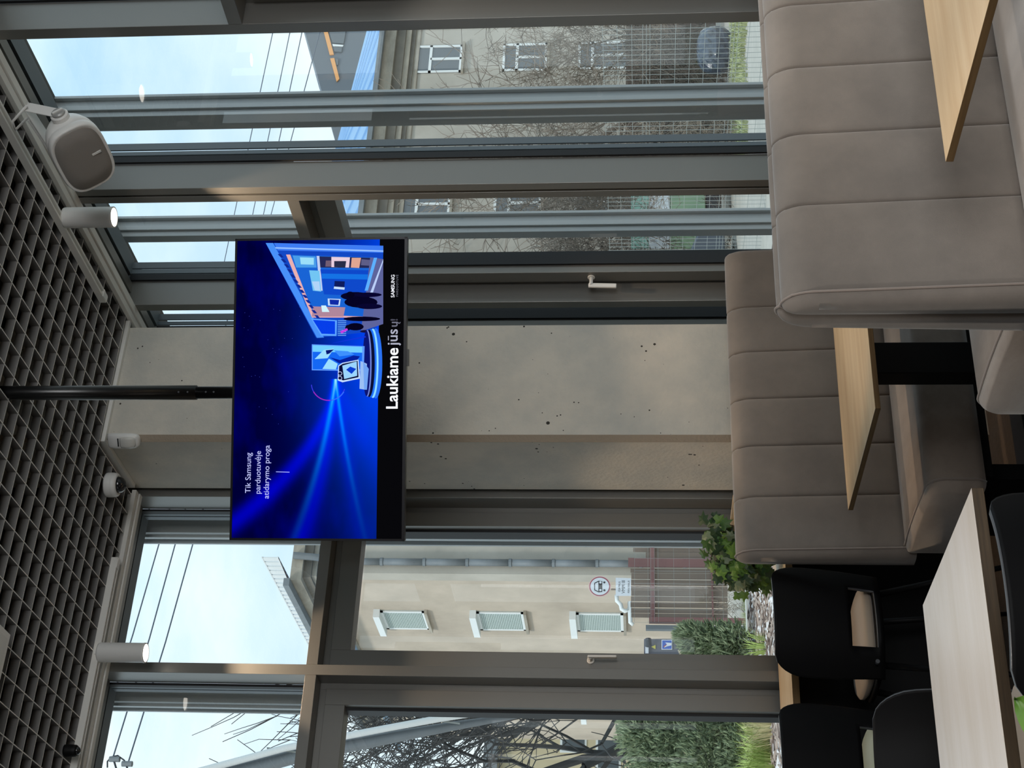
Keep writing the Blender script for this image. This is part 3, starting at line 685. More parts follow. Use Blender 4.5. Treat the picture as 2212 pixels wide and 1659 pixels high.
# street scene at the picture's right: shop front, windows, silhouettes
P_([(574, 525), (828, 531), (826, 690), (806, 716), (683, 730)], (18, 70, 190))
P_([(574, 525), (590, 525), (700, 729), (685, 730)], (70, 140, 240))
P_([(592, 525), (828, 531), (828, 546), (600, 541)], (60, 120, 235)); P_([(594, 534), (828, 541), (828, 544), (596, 537)], (150, 190, 255))
P_([(618, 550), (806, 556), (802, 625), (790, 684), (676, 684), (660, 660)], (24, 96, 205))
P_([(618, 550), (627, 550), (678, 680), (790, 684), (790, 686), (674, 686)], (225, 170, 170))
P_([(632, 552), (682, 554), (684, 578), (640, 578)], (70, 150, 225)); P_([(648, 556), (678, 557), (678, 572), (650, 571)], (150, 215, 240))
P_([(684, 553), (690, 553), (697, 628), (691, 628)], (185, 200, 235))
P_([(690, 554), (806, 557), (802, 579), (692, 578)], (36, 40, 82)); P_([(716, 555), (756, 556), (754, 578), (716, 577)], (225, 200, 215)); P_([(722, 564), (748, 564), (746, 578), (722, 577)], (40, 44, 70))
P_([(760, 557), (780, 557), (776, 579), (758, 578)], (215, 160, 140)); P_([(704, 563), (716, 563), (716, 576), (703, 576)], (110, 90, 110)); P_([(781, 560), (802, 562), (798, 574), (780, 573)], (90, 90, 130))
P_([(692, 582), (800, 584), (796, 640), (700, 636)], (14, 70, 195)); P_([(695, 591), (800, 593), (798, 604), (695, 602)], (20, 110, 220))
P_([(668, 584), (690, 585), (694, 630), (676, 628)], (110, 190, 235)); P_([(674, 608), (690, 608), (692, 628), (680, 627)], (170, 205, 240))
P_([(723, 607), (745, 608), (744, 622), (722, 621)], (12, 26, 90)); P_([(722, 619), (745, 621), (744, 626), (721, 624)], (190, 215, 245))
P_([(676, 662), (746, 664), (742, 684), (674, 684)], (170, 130, 150)); P_([(694, 660), (704, 660), (712, 674), (696, 674)], (200, 235, 245)); P_([(708, 645), (736, 646), (734, 661), (709, 660)], (190, 215, 245)); P_([(712, 647), (733, 648), (731, 659), (713, 658)], (14, 40, 160))
P_([(672, 688), (728, 692), (727, 726), (694, 725)], (90, 160, 255)); P_([(676, 691), (724, 694), (724, 722), (695, 721)], (6, 60, 225))
for k in range(13): x = 600 + k * 6.6; P_([(x, 549 + k * 11.0), (x + 7, 549 + k * 11.0), (x + 13, 556 + k * 11.0), (x + 6.5, 556 + k * 11.0)], (14, 40, 140))
for k in range(9): P_([(730, 692 + k * 4), (748, 692 + k * 4), (748, 693.4 + k * 4), (730, 693.4 + k * 4)], (110, 170, 240))
P_([(800, 556), (828, 560), (828, 700), (780, 716), (790, 640)], (90, 96, 150)); P_([(828, 560), (828, 566), (806, 632), (800, 632)], (180, 200, 240)); P_([(808, 557), (815, 557), (795, 628), (788, 628)], (90, 170, 250))
def blob(cx, cy, a, b, rgb, ang=0, n=18):
    P_([(cx + a * math.cos(2 * math.pi * k / n) * math.cos(ang) - b * math.sin(2 * math.pi * k / n) * math.sin(ang), cy + a * math.cos(2 * math.pi * k / n) * math.sin(ang) + b * math.sin(2 * math.pi * k / n) * math.cos(ang)) for k in range(n)], rgb)
blob(768, 640, 32, 9, (6, 4, 38)); blob(780, 653, 36, 12, (5, 3, 34)); blob(795, 637, 30, 5, (8, 5, 44)); blob(798, 662, 28, 6, (8, 5, 44)); blob(757, 637, 9, 7, (5, 3, 30)); blob(782, 689, 40, 5, (5, 3, 30)); blob(768, 706, 18, 8, (5, 4, 30)); blob(752, 708, 6, 6, (5, 4, 30)); blob(790, 716, 12, 3, (20, 16, 60))
P_([(735, 716), (750, 709), (752, 713), (738, 721)], (190, 60, 220))
# planet arc
def arc(cx, cy, r0, a0, a1, w, rgb, n=26):
    pts = [(cx + (r0 + w / 2) * math.cos(a0 + (a1 - a0) * k / n), cy + (r0 + w / 2) * math.sin(a0 + (a1 - a0) * k / n)) for k in range(n + 1)]
    pts += [(cx + (r0 - w / 2) * math.cos(a1 - (a1 - a0) * k / n), cy + (r0 - w / 2) * math.sin(a1 - (a1 - a0) * k / n)) for k in range(n + 1)]; P_(pts, rgb)
arc(710, 828, 37, R(20), R(175), 1.6, (60, 60, 230)); arc(710, 828, 37, R(85), R(150), 2.2, (150, 40, 190)); arc(711, 828, 37, R(30), R(80), 2.2, (50, 110, 245))
# plinth with phones
def ell(cx, cy, a, b, rgb, a0=0, a1=360, n=32): P_([(cx + a * math.cos(R(a0 + (a1 - a0) * k / n)), cy + b * math.sin(R(a0 + (a1 - a0) * k / n))) for k in range(n + 1)], rgb)
ell(812, 785, 14, 76, (40, 110, 235)); ell(806, 785, 12, 75, (140, 215, 255)); ell(802, 785, 12, 74, (30, 110, 240)); ell(798, 785, 12, 73, (10, 14, 50)); ell(794, 785, 9, 72, (110, 130, 210)); ell(792, 785, 8, 71, (10, 20, 110))
P_([(717, 742), (720, 741), (790, 726), (791, 729)], (20, 50, 210))
P_([(674, 744), (788, 748), (786, 802), (674, 800)], (90, 150, 255)); P_([(676, 746), (783, 749.5), (782, 798), (676, 798)], (20, 100, 235))
P_([(676, 746), (783, 749.5), (783, 762), (676, 760)], (110, 200, 250)); P_([(700, 756), (722, 753), (708, 774), (680, 776)], (150, 215, 250)); P_([(704, 757), (722, 755), (712, 764), (706, 766)], (4, 20, 110)); P_([(711, 775), (730, 786), (726, 798), (697, 797)], (150, 215, 250)); P_([(713, 772), (735, 778), (764, 768), (778, 770), (770, 780), (733, 785)], (4, 30, 150)); P_([(722, 757), (752, 759), (766, 766), (734, 770)], (60, 140, 245))
P_([(779, 780), (793, 786), (790, 842), (777, 840)], (150, 185, 235)); P_([(785, 781), (797, 797), (793, 842), (787, 842)], (110, 160, 235))
P_([(731, 790), (740, 784), (775, 777), (778, 818), (740, 826), (730, 822)], (190, 215, 255)); P_([(733, 791), (741, 786), (773, 779.5), (775, 815), (742, 822), (732, 819)], (8, 10, 50)); P_([(740, 790), (771, 781), (772, 812), (744, 819)], (150, 205, 250)); P_([(748, 799), (757, 792), (770, 797), (760, 808)], (10, 60, 200))
blob(735, 807, 4.6, 4.2, (200, 215, 255)); blob(735, 807, 3.6, 3.2, (8, 10, 50)); blob(735, 817, 4.6, 4.2, (200, 215, 255)); blob(735, 817, 3.6, 3.2, (8, 10, 50))
for k in range(26): xx, yy = 520 + rnd.random() * 130, 650 + rnd.random() * 280; P_([(xx, yy), (xx + 1, yy), (xx + 1, yy + 1), (xx, yy + 1)], (60, 70, 190))
P_([(597, 1018.6), (626, 1019.4), (626, 1020.8), (597, 1020)], (170, 180, 255))
# lettering
def text(body, x, y, width_px, rgb, bold=0, par=None, m=None, name='lettering', sy=1.0, off=None, spacing=1.0):
    """baseline start at photo pixel (x,y) on the screen plane, running up the photograph; scaled to its length in pixels"""
    cu = bpy.data.curves.new(name, 'FONT'); cu.body = body; cu.size = .05; cu.offset = bold * .05; cu.space_character = spacing; cu.resolution_u = 4
    ob = bpy.data.objects.new(name, cu); C.objects.link(ob); bpy.context.view_layer.update()
    me = bpy.data.meshes.new_from_object(ob); bpy.data.objects.remove(ob); bpy.data.curves.remove(cu)
    xs_ = [v.co.x for v in me.vertices]; x0_ = min(xs_); wdt = max(xs_) - x0_
    a, b = tvp(x, y), tvp(x, y - width_px); L_ = (b - a).dot(tu); k = L_ / wdt; tv_o[0] += .00008
    base = Vector((0, 0, 0)); qq = scr
    while qq is not None: base += qq.location; qq = qq.parent
    for v in me.vertices: p = a + tu * ((v.co.x - x0_) * k) + Vector((0, 0, v.co.y * k * sy)) + tn * (tv_o[0] + .0002) - base; v.co = p
    me.materials.append(em(s(*rgb))); return plain(scr, name, me, (0, 0, 0))
text('Laukiame', 859, 883, 131, (245, 248, 255), .018)
text('jus', 859, 747, 35.5, (170, 172, 190), .01); P_([(838.6, 735.5), (840.4, 735.5), (840.4, 726), (838.6, 726)], (160, 162, 180)); text('u', 859, 706, 10.5, (112, 113, 130), .01); P_([(859, 697.5), (861, 699.5), (864, 699.5), (866, 697), (865.3, 695.6), (863.4, 697.6), (861.5, 697.4), (859.5, 695.5)], (112, 113, 130)); text('!', 859, 693, 3.4, (78, 78, 92), .02)
text('SAMSUNG', 852.5, 643, 49, (240, 242, 250), .012); text('PARDUOTUVĖ', 860.5, 641, 47, (120, 122, 134), 0, spacing=1.25)
text('Tik Samsung', 542, 1065, 87, (190, 196, 250)); text('parduotuvėje', 563, 1066.5, 92, (190, 196, 250)); text('atidarymo proga', 581.5, 1077, 115, (190, 196, 250))

# ------------------------------------------------------------------ planter with ivy on the counter
pb = thing('wooden_planter', (2.83, 5.87, .892), 'small square oak planter box on the window counter behind the bench', 'planter')
mb = MB(); X0, X1, Y0, Y1 = 2.758, 2.900, 5.76, 5.99
for q in ((X0, X1, Y0, Y0 + .012), (X0, X1, Y1 - .012, Y1), (X0, X0 + .012, Y0 + .012, Y1 - .012), (X1 - .012, X1, Y0 + .012, Y1 - .012)): MB().box(*q, .892, 1.082).build('side_board', OAK, pb, bev=.001)
MB().box(X0 + .012, X1 - .012, Y0 + .012, Y1 - .012, .9, 1.05).build('potting_soil', mat('soil', s(50, 40, 32), .95, bump=(200, 1)), pb)
iv = thing('ivy_plant', (2.83, 5.87, 1.05), 'green ivy spilling out of the oak planter over the counter', 'plant')
LV = [mat('ivy_leaf', c, .5, 0, .4, noise=(30, .6, (1, 1, 1), c2)) for c, c2 in ((s(84, 118, 58), s(58, 90, 46)), (s(116, 152, 66), s(88, 126, 54)), (s(58, 84, 50), s(44, 66, 44)), (s(138, 150, 118), s(92, 110, 80)))]
def ivy_mesh(m):
    pts = [(0, 0), (.35, -.22), (.62, .12), (.42, .38), (.56, .80), (.22, .72), (0, 1.25), (-.22, .72), (-.56, .80), (-.42, .38), (-.62, .12), (-.35, -.22)]
    v = [(0, .35, .06)] + [(x, y, -.12 * abs(x) - .06 * y * y) for x, y in pts]; f = [(0, i, i + 1 if i < len(pts) else 1) for i in range(1, len(pts) + 1)]
    me = bpy.data.meshes.new('leaf'); me.from_pydata(v, [], f); me.materials.append(m); return me
IV = [ivy_mesh(m) for m in LV]
stems = MB(); r2 = random.Random(3)
def ivy_leaf(p, sz, k=None):
    o = bpy.data.objects.new('leaf', IV[k if k is not None else r2.choice((0, 0, 1, 1, 2, 2, 3))]); C.objects.link(o); o.parent = iv; o.location = Vector(p) - iv.location
    # face roughly outward (towards the room), tip drooping
    n = Vector((-.5 + r2.uniform(-.5, .5), -.8 + r2.uniform(-.3, .5), .35 + r2.uniform(-.4, .5))).normalized(); tip = Vector((r2.uniform(-.9, .4), r2.uniform(-.3, .3), r2.uniform(-1, .35)))
    tip = (tip - n * tip.dot(n)).normalized(); o.rotation_euler = Matrix((tip.cross(n), tip, n)).transposed().to_euler(); o.scale = (sz, sz, sz)
root = Vector((2.80, 5.87, 1.06))
targets = [(1530, 1140), (1535, 1155), (1550, 1128), (1560, 1150), (1545, 1175), (1528, 1165), (1560, 1170), (1575, 1160), (1545, 1200), (1535, 1215), (1560, 1195), (1580, 1185), (1590, 1200), (1556, 1235), (1545, 1245), (1570, 1225), (1585, 1240), (1600, 1225), (1575, 1262), (1590, 1270), (1605, 1255), (1615, 1240), (1630, 1225), (1640, 1215), (1620, 1215), (1655, 1215), (1665, 1225), (1645, 1240), (1660, 1245), (1610, 1268), (1625, 1262), (1640, 1262), (1655, 1258), (1600, 1205), (1565, 1210)]
for (x, y) in targets:
    d_ = r2.uniform(5.72, 5.98); p = onY(x, y, d_)
    mid = (root + p) / 2 + Vector((r2.uniform(-.02, .02), 0, .05)); stems.tube([root, mid, p], [.0028, .002, .0012], 5)
    for k in range(7):
        t_ = r2.uniform(.6, 1.06); q = root * (1 - t_) ** 2 + mid * 2 * t_ * (1 - t_) + p * t_ ** 2 if k else p
        ivy_leaf(q + Vector((r2.uniform(-.03, .03), r2.uniform(-.03, .03), r2.uniform(-.03, .03))), r2.uniform(.03, .05))
stems.build('stem', mat('ivy_stem', s(96, 84, 60), .7), iv)
# plant whose leaf reaches into the picture's lower left corner
fp = thing('potted_plant', (.62, 1.93, 0), 'tall potted plant, one rounded green leaf in view beyond the pale table', 'plant')
MB().loft([[(.62 + r_ * math.cos(2 * math.pi * k / 24), 1.93 + r_ * math.sin(2 * math.pi * k / 24), z) for k in range(24)] for r_, z in ((.10, 0), (.13, .02), (.15, .28), (.14, .28), (.12, .05))]).build('pot', WM, fp, smooth=False)
gl = mat('fig_leaf', s(110, 150, 60), .4, noise=(10, .5, (1, 1, 1), s(84, 124, 44)))
def roundleaf(c, ax, nn, L_, Wd, name='leaf'):
    ax = Vector(ax).normalized(); nn = Vector(nn).normalized(); sd = ax.cross(nn).normalized(); c = Vector(c); v = []; f = []
    n = 9
    for i in range(n + 1):
        t_ = i / n; w_ = Wd * math.sin(math.pi * min(1, t_ ** .8)) ** .7 if 0 < i < n else 0
        for k in (-1, -.5, 0, .5, 1): v.append(c + ax * (L_ * t_) + sd * (w_ * k) + nn * (.012 * abs(k) - .03 * t_ * t_))
    for i in range(n):
        for k in range(4): a = i * 5 + k; f.append((a, a + 1, a + 6, a + 5))
    MB().mesh(v, f).build(name, gl, fp, smooth=True)
lc = onY(2234, 1576, 2.0)
st_ = MB(); st_.tube([(.62, 1.93, .05), (.60, 1.92, .5), (.61, 1.95, .93)], [.008, .006, .004], 8); st_.build('stem', mat('plant_stem', s(90, 110, 60), .6), fp)
roundleaf(lc + Vector((-.01, 0, -.045)), (.45, .1, .55), (-.5, -.8, .3), .085, .032); roundleaf((.61, 1.95, .86), (-.8, .2, .3), (0, -.3, 1), .12, .04); roundleaf((.61, 1.95, .80), (.2, -.8, .2), (0, .3, 1), .12, .04); roundleaf((.60, 1.93, .62), (.8, .1, .2), (0, 0, 1), .12, .045)

# ================================================================== outside
GZ = -.5
def extmat(name, c, c2, sc=1.2, rough=.85, b=None, st=(1, 1, 1)): return mat(name, c, rough, 0, .2, noise=(sc, .5, st, c2), bump=b)
PAVE = extmat('pavement', s(196, 190, 180), s(176, 172, 162), 3, b=(40, .3))
RENDER = extmat('beige_render', s(196, 182, 166), s(168, 156, 142), .9, b=(30, .3))
RENDERG = extmat('grey_render', s(190, 184, 174), s(164, 158, 148), .8, b=(30, .3))
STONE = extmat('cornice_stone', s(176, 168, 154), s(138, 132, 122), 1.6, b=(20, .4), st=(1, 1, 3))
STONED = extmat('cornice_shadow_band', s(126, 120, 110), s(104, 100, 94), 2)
BLUER = mat('blue_metal_roof', s(150, 186, 220), .5, .2, noise=(.5, .5, (1, 1, 1), s(134, 172, 210)))
WINW = mat('white_window_frame', s(222, 226, 226), .5)
WING = mat('window_dark_glass', s(84, 92, 98), .15, 0, .8)
BLIND = mat('pale_blind', s(188, 200, 196), .6)
BROWNW = mat('weathered_planks', s(150, 134, 122), .85, noise=(2, .6, (1, 1, .15), s(112, 98, 88)))
REDW = mat('red_painted_wood', s(146, 104, 102), .8, noise=(2, .6, (1, 1, .2), s(122, 90, 88)))
GREYM = mat('grey_metal', s(128, 134, 138), .6, .1, noise=(3, .6, (1, 1, 1), s(108, 114, 118)))
BARK = mat('grey_bark', s(104, 98, 90), .9, noise=(6, .6, (1, 1, .3), s(78, 72, 66)))
BARKD = mat('twigs_grey', s(124, 114, 104), .9)
BARKL = mat('pale_twigs', s(128, 118, 106), .9)
NEEDLE = mat('pine_needles', s(164, 176, 142), .8, noise=(3, .6, (1, 1, 1), s(112, 130, 98)))
GRASSM = mat('green_grass', s(146, 160, 112), .8, noise=(2, .6, (1, 1, 1), s(178, 180, 140)))
TUFT = mat('straw_green_grass', s(190, 200, 120), .8, noise=(4, .7, (1, 1, 1), s(140, 170, 84)))
ground = MB().box(-40, 90, 6.7, 120, GZ - .2, GZ); ground = ground.mesh(*(lambda q: (q.v, q.f))(MB().box(4.35, 90, -40, 6.7, GZ - .2, GZ))).build('ground', PAVE, kind='structure', label='pale paved yard outside the glazed walls', cat='ground')
# slab of the cafe reaching down to the yard
MB().box(-7.2, 4.45, -6.2, 6.85, GZ, -.1).build('foundation', PAVE, kind='structure', label='grey foundation under the cafe floor', cat='foundation')

# main old building: corner at (BX, BY)
BX, BY = 14.0, 32.0
bd = thing('apartment_building', (22, 37, GZ), 'old beige rendered building with stone cornice, blind-covered windows and a light blue metal roof', 'building')
HZ = 9.0
HS = 9.7
MB().box(BX, BX + .4, BY + .4, 44.5, GZ, HS).build('side_wall', RENDER, bd)
MB().box(BX, BX + 3.2, BY, BY + .4, HZ, HS).build('corner_wall', RENDERG, bd)
MB().box(BX, 36, BY, BY + .4, GZ, HZ).build('front_wall', RENDERG, bd)
MB().box(BX + .4, 36, 44.1, 44.5, GZ, HZ).build('rear_wall', RENDERG, bd)
MB().box(35.6, 36, BY + .4, 44.1, GZ, HZ).build('end_wall', RENDERG, bd)
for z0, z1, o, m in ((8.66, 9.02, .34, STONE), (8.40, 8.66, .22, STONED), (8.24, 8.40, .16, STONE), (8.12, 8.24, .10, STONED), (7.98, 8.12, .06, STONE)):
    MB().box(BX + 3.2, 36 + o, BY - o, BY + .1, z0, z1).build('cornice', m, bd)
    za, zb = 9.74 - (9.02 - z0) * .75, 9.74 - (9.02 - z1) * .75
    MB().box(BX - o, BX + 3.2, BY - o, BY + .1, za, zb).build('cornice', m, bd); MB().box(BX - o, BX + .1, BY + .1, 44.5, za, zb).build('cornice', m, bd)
rf = MB(); rz = 12.0; rf.mesh([(BX - .4, BY - .4, 9.02), (36.4, BY - .4, 9.02), (30, 38.2, rz), (20, 38.2, rz), (BX - .4, 44.9, 9.02), (36.4, 44.9, 9.02)], [(0, 1, 2, 3), (0, 3, 4), (4, 3, 2, 5), (1, 5, 2), (0, 4, 5, 1)])
rf.build('roof', BLUER, bd)
for k in range(21):    # standing seams of the front roof slope
    x = 15 + k * 1.0; xt = min(max(x, 20), 30); MB().bar((x, BY - .4, 9.05), (xt if abs(x - xt) < .01 else x + (xt - x) * 1.0, 38.2, rz + .02), .05, .05).build('roof_seam', BLUER, bd)
MB().box(BX - .55, BX - .36, BY - .5, 44.9, 9.70, 9.84).build('gutter', GREYM, bd); MB().box(BX + 3.3, 36.4, BY - .55, BY - .38, 8.98, 9.12).build('gutter', GREYM, bd)
TILE = extmat('brick_tiles', s(140, 112, 104), s(96, 84, 80), 8, b=(10, 1))
MB().mesh([(BX - .4, BY - .2, 9.76), (BX - .4, 44.5, 9.76), (BX + .35, 44.5, 10.15), (BX + .35, BY - .2, 10.15)], [(0, 1, 2, 3)]).build('tile_strip', TILE, bd)
rr_ = thing('snow_guard_railing', (BX + .3, 38, 9.7), 'white picket snow guard along the roof edge of the old beige building', 'railing')
for z in (10.12, 10.50): MB().box(BX + .28, BX + .32, BY - .2, 44.4, z, z + .03).build('rail', WINW, rr_)
pm = bpy.data.meshes.new('picket'); q = MB().box(-.015, .015, -.09, .09, 0, .40); pm.from_pydata([tuple(v) for v in q.v], [], q.f); pm.materials.append(WINW)
for k in range(58): plain(rr_, 'picket', pm, Vector((BX + .3, BY - .1 + k * .255, 10.12)) - rr_.location)
def bwin(parent, wall, a0, a1, z0, z1, kind):
    """window in a building wall: frame, panes, blind or sill"""
    e = .02
    def B(mb, s0, s1, d0, d1, zz0, zz1):
        return mb.box(BX + d0, BX + d1, s0, s1, zz0, zz1) if wall == 'X' else mb.box(s0, s1, BY + d0, BY + d1, zz0, zz1)
    w = B(MB(), a0, a1, -.015, .02, z0, z1).build('window', WING if kind == 'glass' else BLIND, parent)
    f_ = MB(); t_ = .07
    B(f_, a0, a0 + t_, -.045, -.01, z0, z1); B(f_, a1 - t_, a1, -.045, -.01, z0, z1); B(f_, a0, a1, -.045, -.01, z1 - t_, z1); B(f_, a0, a1, -.045, -.01, z0, z0 + t_)
    if kind == 'glass': B(f_, (a0 + a1) / 2 - .04, (a0 + a1) / 2 + .04, -.045, -.01, z0, z1 - .42); B(f_, a0, a1, -.045, -.01, z1 - .46, z1 - .38)
    f_.build('window_frame', WINW, w)
    if kind == 'blind':
        sl = MB()
        for k in range(24): z = z0 + .06 + (z1 - z0 - .12) * k / 24; B(sl, a0 + .05, a1 - .05, -.038, -.018, z, z + .022)
        sl.build('blind_slats', BLIND, w, kind='stuff'); B(MB(), a0 - .06, a1 + .06, -.22, -.0, z1 + .0, z1 + .16).build('blind_box', WINW, w)
    B(MB(), a0 - .06, a1 + .06, -.12, 0, z0 - .07, z0).build('sill', STONE, w)
for z0, z1 in ((6.9, 8.02), (4.42, 5.6), (1.95, 3.12)): bwin(bd, 'X', 34.28, 35.45, z0, z1, 'blind'); bwin(bd, 'X', 37.6, 38.7, z0, z1, 'blind'); bwin(bd, 'X', 41.2, 42.3, z0, z1, 'blind')
for xx in (15.2, 19.8, 24.4, 33.4):
    for z0, z1 in ((6.7, 8.05), (4.2, 5.5), (1.6, 3.3)):
        p_ = .55; bwin(bd, 'Y', xx + .0, xx + 1.15, z0, z1, 'glass')
# replace: align the nearest visible window column with the photograph
wx = onY(950, 158, BY).x; wx2 = onY(950, 100, BY).x
for z0, z1 in ((6.7, 8.05), (4.2, 5.5), (1.6, 3.3)): bwin(bd, 'Y', wx, wx2, z0, z1, 'glass')
dp = thing('drain_pipe', (13.9, 31.4, GZ), 'galvanised drain pipe down the corner of the old beige building', 'pipe')
dx = onY(900, 1214, BY - .12).x
for k in range(9): z0 = GZ + k * 1.02; MB().tube([(dx, BY - .12, z0), (dx, BY - .12, z0 + .98)], .085, 12).build('pipe_section', GREYM, dp, smooth=True); MB().tube([(dx, BY - .12, z0 + .96), (dx, BY - .12, z0 + 1.03)], .10, 12).build('collar', GREYM, dp)
MB().tube([(dx, BY - .12, 8.5), (dx, BY - .35, 9.2), (dx, BY - .45, 9.7)], .085, 12).build('elbow', GREYM, dp)

# dark modern building far behind, upper right of the room's view
db = thing('modern_building', (70, 60, GZ), 'dark grey modern building with an orange stripe behind the blue roof', 'building')
DK = mat('dark_cladding', s(98, 106, 114), .6); OR = mat('orange_stripe', s(222, 160, 100), .6)
YD = 70
a_, b_, c_, d_ = onY(655, 55, YD), onY(702, 222, YD), onY(800, 230, YD), onY(800, 20, YD); e_ = onY(640, 10, YD)
MB().prism([e_, a_, b_, (b_.x, YD, 2), (e_.x, YD, 2)], (0, 8, 0)).build('block', DK, db)
def dpoly(pts, m, nm, o=.1): MB().prism([onY(x, y, YD - o) for x, y in pts], (0, .08, 0)).build(nm, m, db)
dpoly([(697, 60), (706, 60), (721, 117), (712, 118)], OR, 'stripe'); dpoly([(713, 126), (722, 125), (733, 170), (727, 176)], OR, 'stripe')
dpoly([(708, 60), (748, 60), (742, 94), (718, 92)], WING, 'window_band'); dpoly([(718, 95), (742, 97), (740, 100), (719, 99)], WINW, 'window_frame'); dpoly([(720, 101), (739, 102), (738, 112), (722, 111)], WING, 'window_band'); dpoly([(724, 126), (731, 127), (730, 140), (727, 140)], WING, 'window_band')

# pale yellow house far beyond the left window
hz = thing('yellow_house', (9, 50, GZ), 'pale yellow house with grey windows behind the dark tree', 'building')
YH = 52
YW = extmat('yellow_render', s(206, 192, 160), s(194, 180, 150), .8)
ha, hb = onY(1075, 1659, YH), onY(1075, 1552, YH)
MB().box(ha.x - 4, hb.x - .5, YH, YH + 6, GZ, ha.z).build('wall', YW, hz); MB().box(ha.x - 4.3, hb.x - .2, YH - .3, YH + 6.3, ha.z, ha.z + .5).build('roof', GREYM, hz)
for (x0_, x1_, y0_, y1_) in ((1292, 1336, 1598, 1624), (1215, 1262, 1598, 1622), (1292, 1336, 1640, 1660)):
    p0, p1 = onY(x1_, y1_, YH), onY(x0_, y0_, YH); w = MB().box(p0.x, p1.x, YH - .05, YH + .02, p0.z, p1.z).build('window', WING, hz); MB().box(p0.x - .08, p1.x + .08, YH - .03, YH, p0.z - .08, p1.z + .08).build('window_frame', WINW, w)

# wooden gate with planks
gt = thing('wooden_gate', (12, 27, GZ), 'weathered wooden plank gate with red posts and rails in front of the beige building', 'gate')
YG = 27.0
edges_ = [1183, 1193, 1207, 1228, 1238, 1252, 1266, 1274, 1288, 1300, 1313, 1325, 1336]
for i in range(len(edges_) - 1):
    yb0, yb1 = edges_[i], edges_[i + 1] - .7
    red = i in (2,); top = {0: 1368, 1: 1395, 2: 1357, 3: 1362}.get(i, 1363 + rnd.uniform(-1, 1)); bot = 1560 + (i > 4) * 12
    p0, p1 = onY(bot, yb1, YG), onY(top, yb0, YG); yy = YG + rnd.uniform(-.015, .015) - (.05 if red else 0)
    MB().box(p0.x, p1.x, yy, yy + .03, p0.z, p1.z).build('plank', REDW if red else BROWNW, gt)
for (y0_, y1_, x0_, x1_) in ((1183, 1345, 1404, 1415), (1183, 1345, 1534, 1542)):
    p0, p1 = onY(x1_, y1_, YG), onY(x0_, y0_, YG); MB().box(p0.x, p1.x, YG - .06, YG - .02, p0.z, p1.z).build('rail', REDW, gt)
p0, p1 = onY(1575, 1347, YG), onY(1402, 1337, YG); MB().box(p0.x, p1.x, YG - .1, YG + .05, GZ, p1.z).build('post', REDW, gt)
p0, p1 = onY(1575, 1363, YG), onY(1395, 1352, YG); MB().box(p0.x, p1.x, YG - .05, YG + .05, GZ, p1.z).build('post', GREYM, gt)
p0, p1 = onY(1500, 1183, YG), onY(1396, 1166, YG); MB().box(p0.x, p1.x, YG - .04, YG + .0, GZ, p1.z).build('metal_panel', GREYM, gt)

# traffic sign and plate
def onp(x, y, Y): return onY(x, y, Y)
YS = 26.5
def disc(cx, cy, rp, Y, m, nm, par, th=.012):
    c_ = onp(cx, cy, Y); r_ = rp * (onp(cx, cy, Y) - onp(cx + 1, cy, Y)).length
    return MB().prism([(c_.x + r_ * math.cos(2 * math.pi * k / 36), Y, c_.z + r_ * math.sin(2 * math.pi * k / 36)) for k in range(36)], (0, th, 0)).build(nm, m, par)
def flat(pts, Y, m, nm, par, th=.006): return MB().prism([onp(x, y, Y) for x, y in pts], (0, th, 0)).build(nm, m, par)
RED = mat('sign_red', s(160, 70, 82), .5); PINK = mat('sign_rim', s(226, 190, 190), .5); SW = mat('sign_white', s(226, 230, 238), .4); SB_ = mat('sign_black', s(40, 44, 52), .5); BLU = mat('sign_blue', s(56, 98, 190), .4); YEL = mat('sign_yellow', s(206, 200, 90), .5)
sg = thing('traffic_sign', (onp(1295, 1266, YS).x, YS, GZ), 'round red-rimmed no-cars sign with a white plate below on a post', 'sign')
disc(1295.5, 1266.5, 24, YS, PINK, 'sign_rim', sg); disc(1295.5, 1266.5, 22.4, YS - .004, RED, 'sign_ring', sg); disc(1295.5, 1266.5, 20.2, YS - .008, SW, 'sign_face', sg)
# car pictogram: roof, bonnet, lamps, wheels
flat([(1283.5, 1259), (1283.5, 1275), (1293, 1279.5), (1301, 1278.5), (1301, 1255.5), (1293, 1254.5)], YS - .011, SB_, 'car_symbol', sg); flat([(1285.5, 1260.5), (1285.5, 1273.5), (1292.5, 1277), (1292.5, 1257)], YS - .014, SW, 'car_symbol', sg)
disc(1297, 1258, 2.6, YS - .015, SW, 'car_symbol', sg, .003); disc(1297, 1274.5, 2.6, YS - .015, SW, 'car_symbol', sg, .003)
disc(1305.5, 1258, 2.4, YS - .011, SB_, 'car_symbol', sg, .003); disc(1305.5, 1275, 2.4, YS - .011, SB_, 'car_symbol', sg, .003)
flat([(1330, 1248), (1363, 1249), (1363, 1287), (1330, 1287)], YS, SW, 'plate', sg)
pz = onp(1320, 1272, YS); MB().box(pz.x - .012, pz.x + .012, YS + .013, YS + .04, GZ, pz.z).build('post', BROWNW, sg)
def wtext(body, x, y, width_px, Y, m, par):
    cu = bpy.data.curves.new('lettering', 'FONT'); cu.body = body; cu.size = .05; cu.resolution_u = 2
    ob = bpy.data.objects.new('lettering', cu); C.objects.link(ob); bpy.context.view_layer.update()
    me = bpy.data.meshes.new_from_object(ob); bpy.data.objects.remove(ob); bpy.data.curves.remove(cu)
    xs_ = [v.co.x for v in me.vertices]; x0_ = min(xs_); k = (onp(x, y - width_px, Y).x - onp(x, y, Y).x) / (max(xs_) - x0_); a = onp(x, y, Y)
    for v in me.vertices: v.co = Vector((a.x + (v.co.x - x0_) * k, Y, a.z + v.co.y * k * 1.1)) - par.location
    me.materials.append(m); plain(par, 'lettering', me, (0, 0, 0))
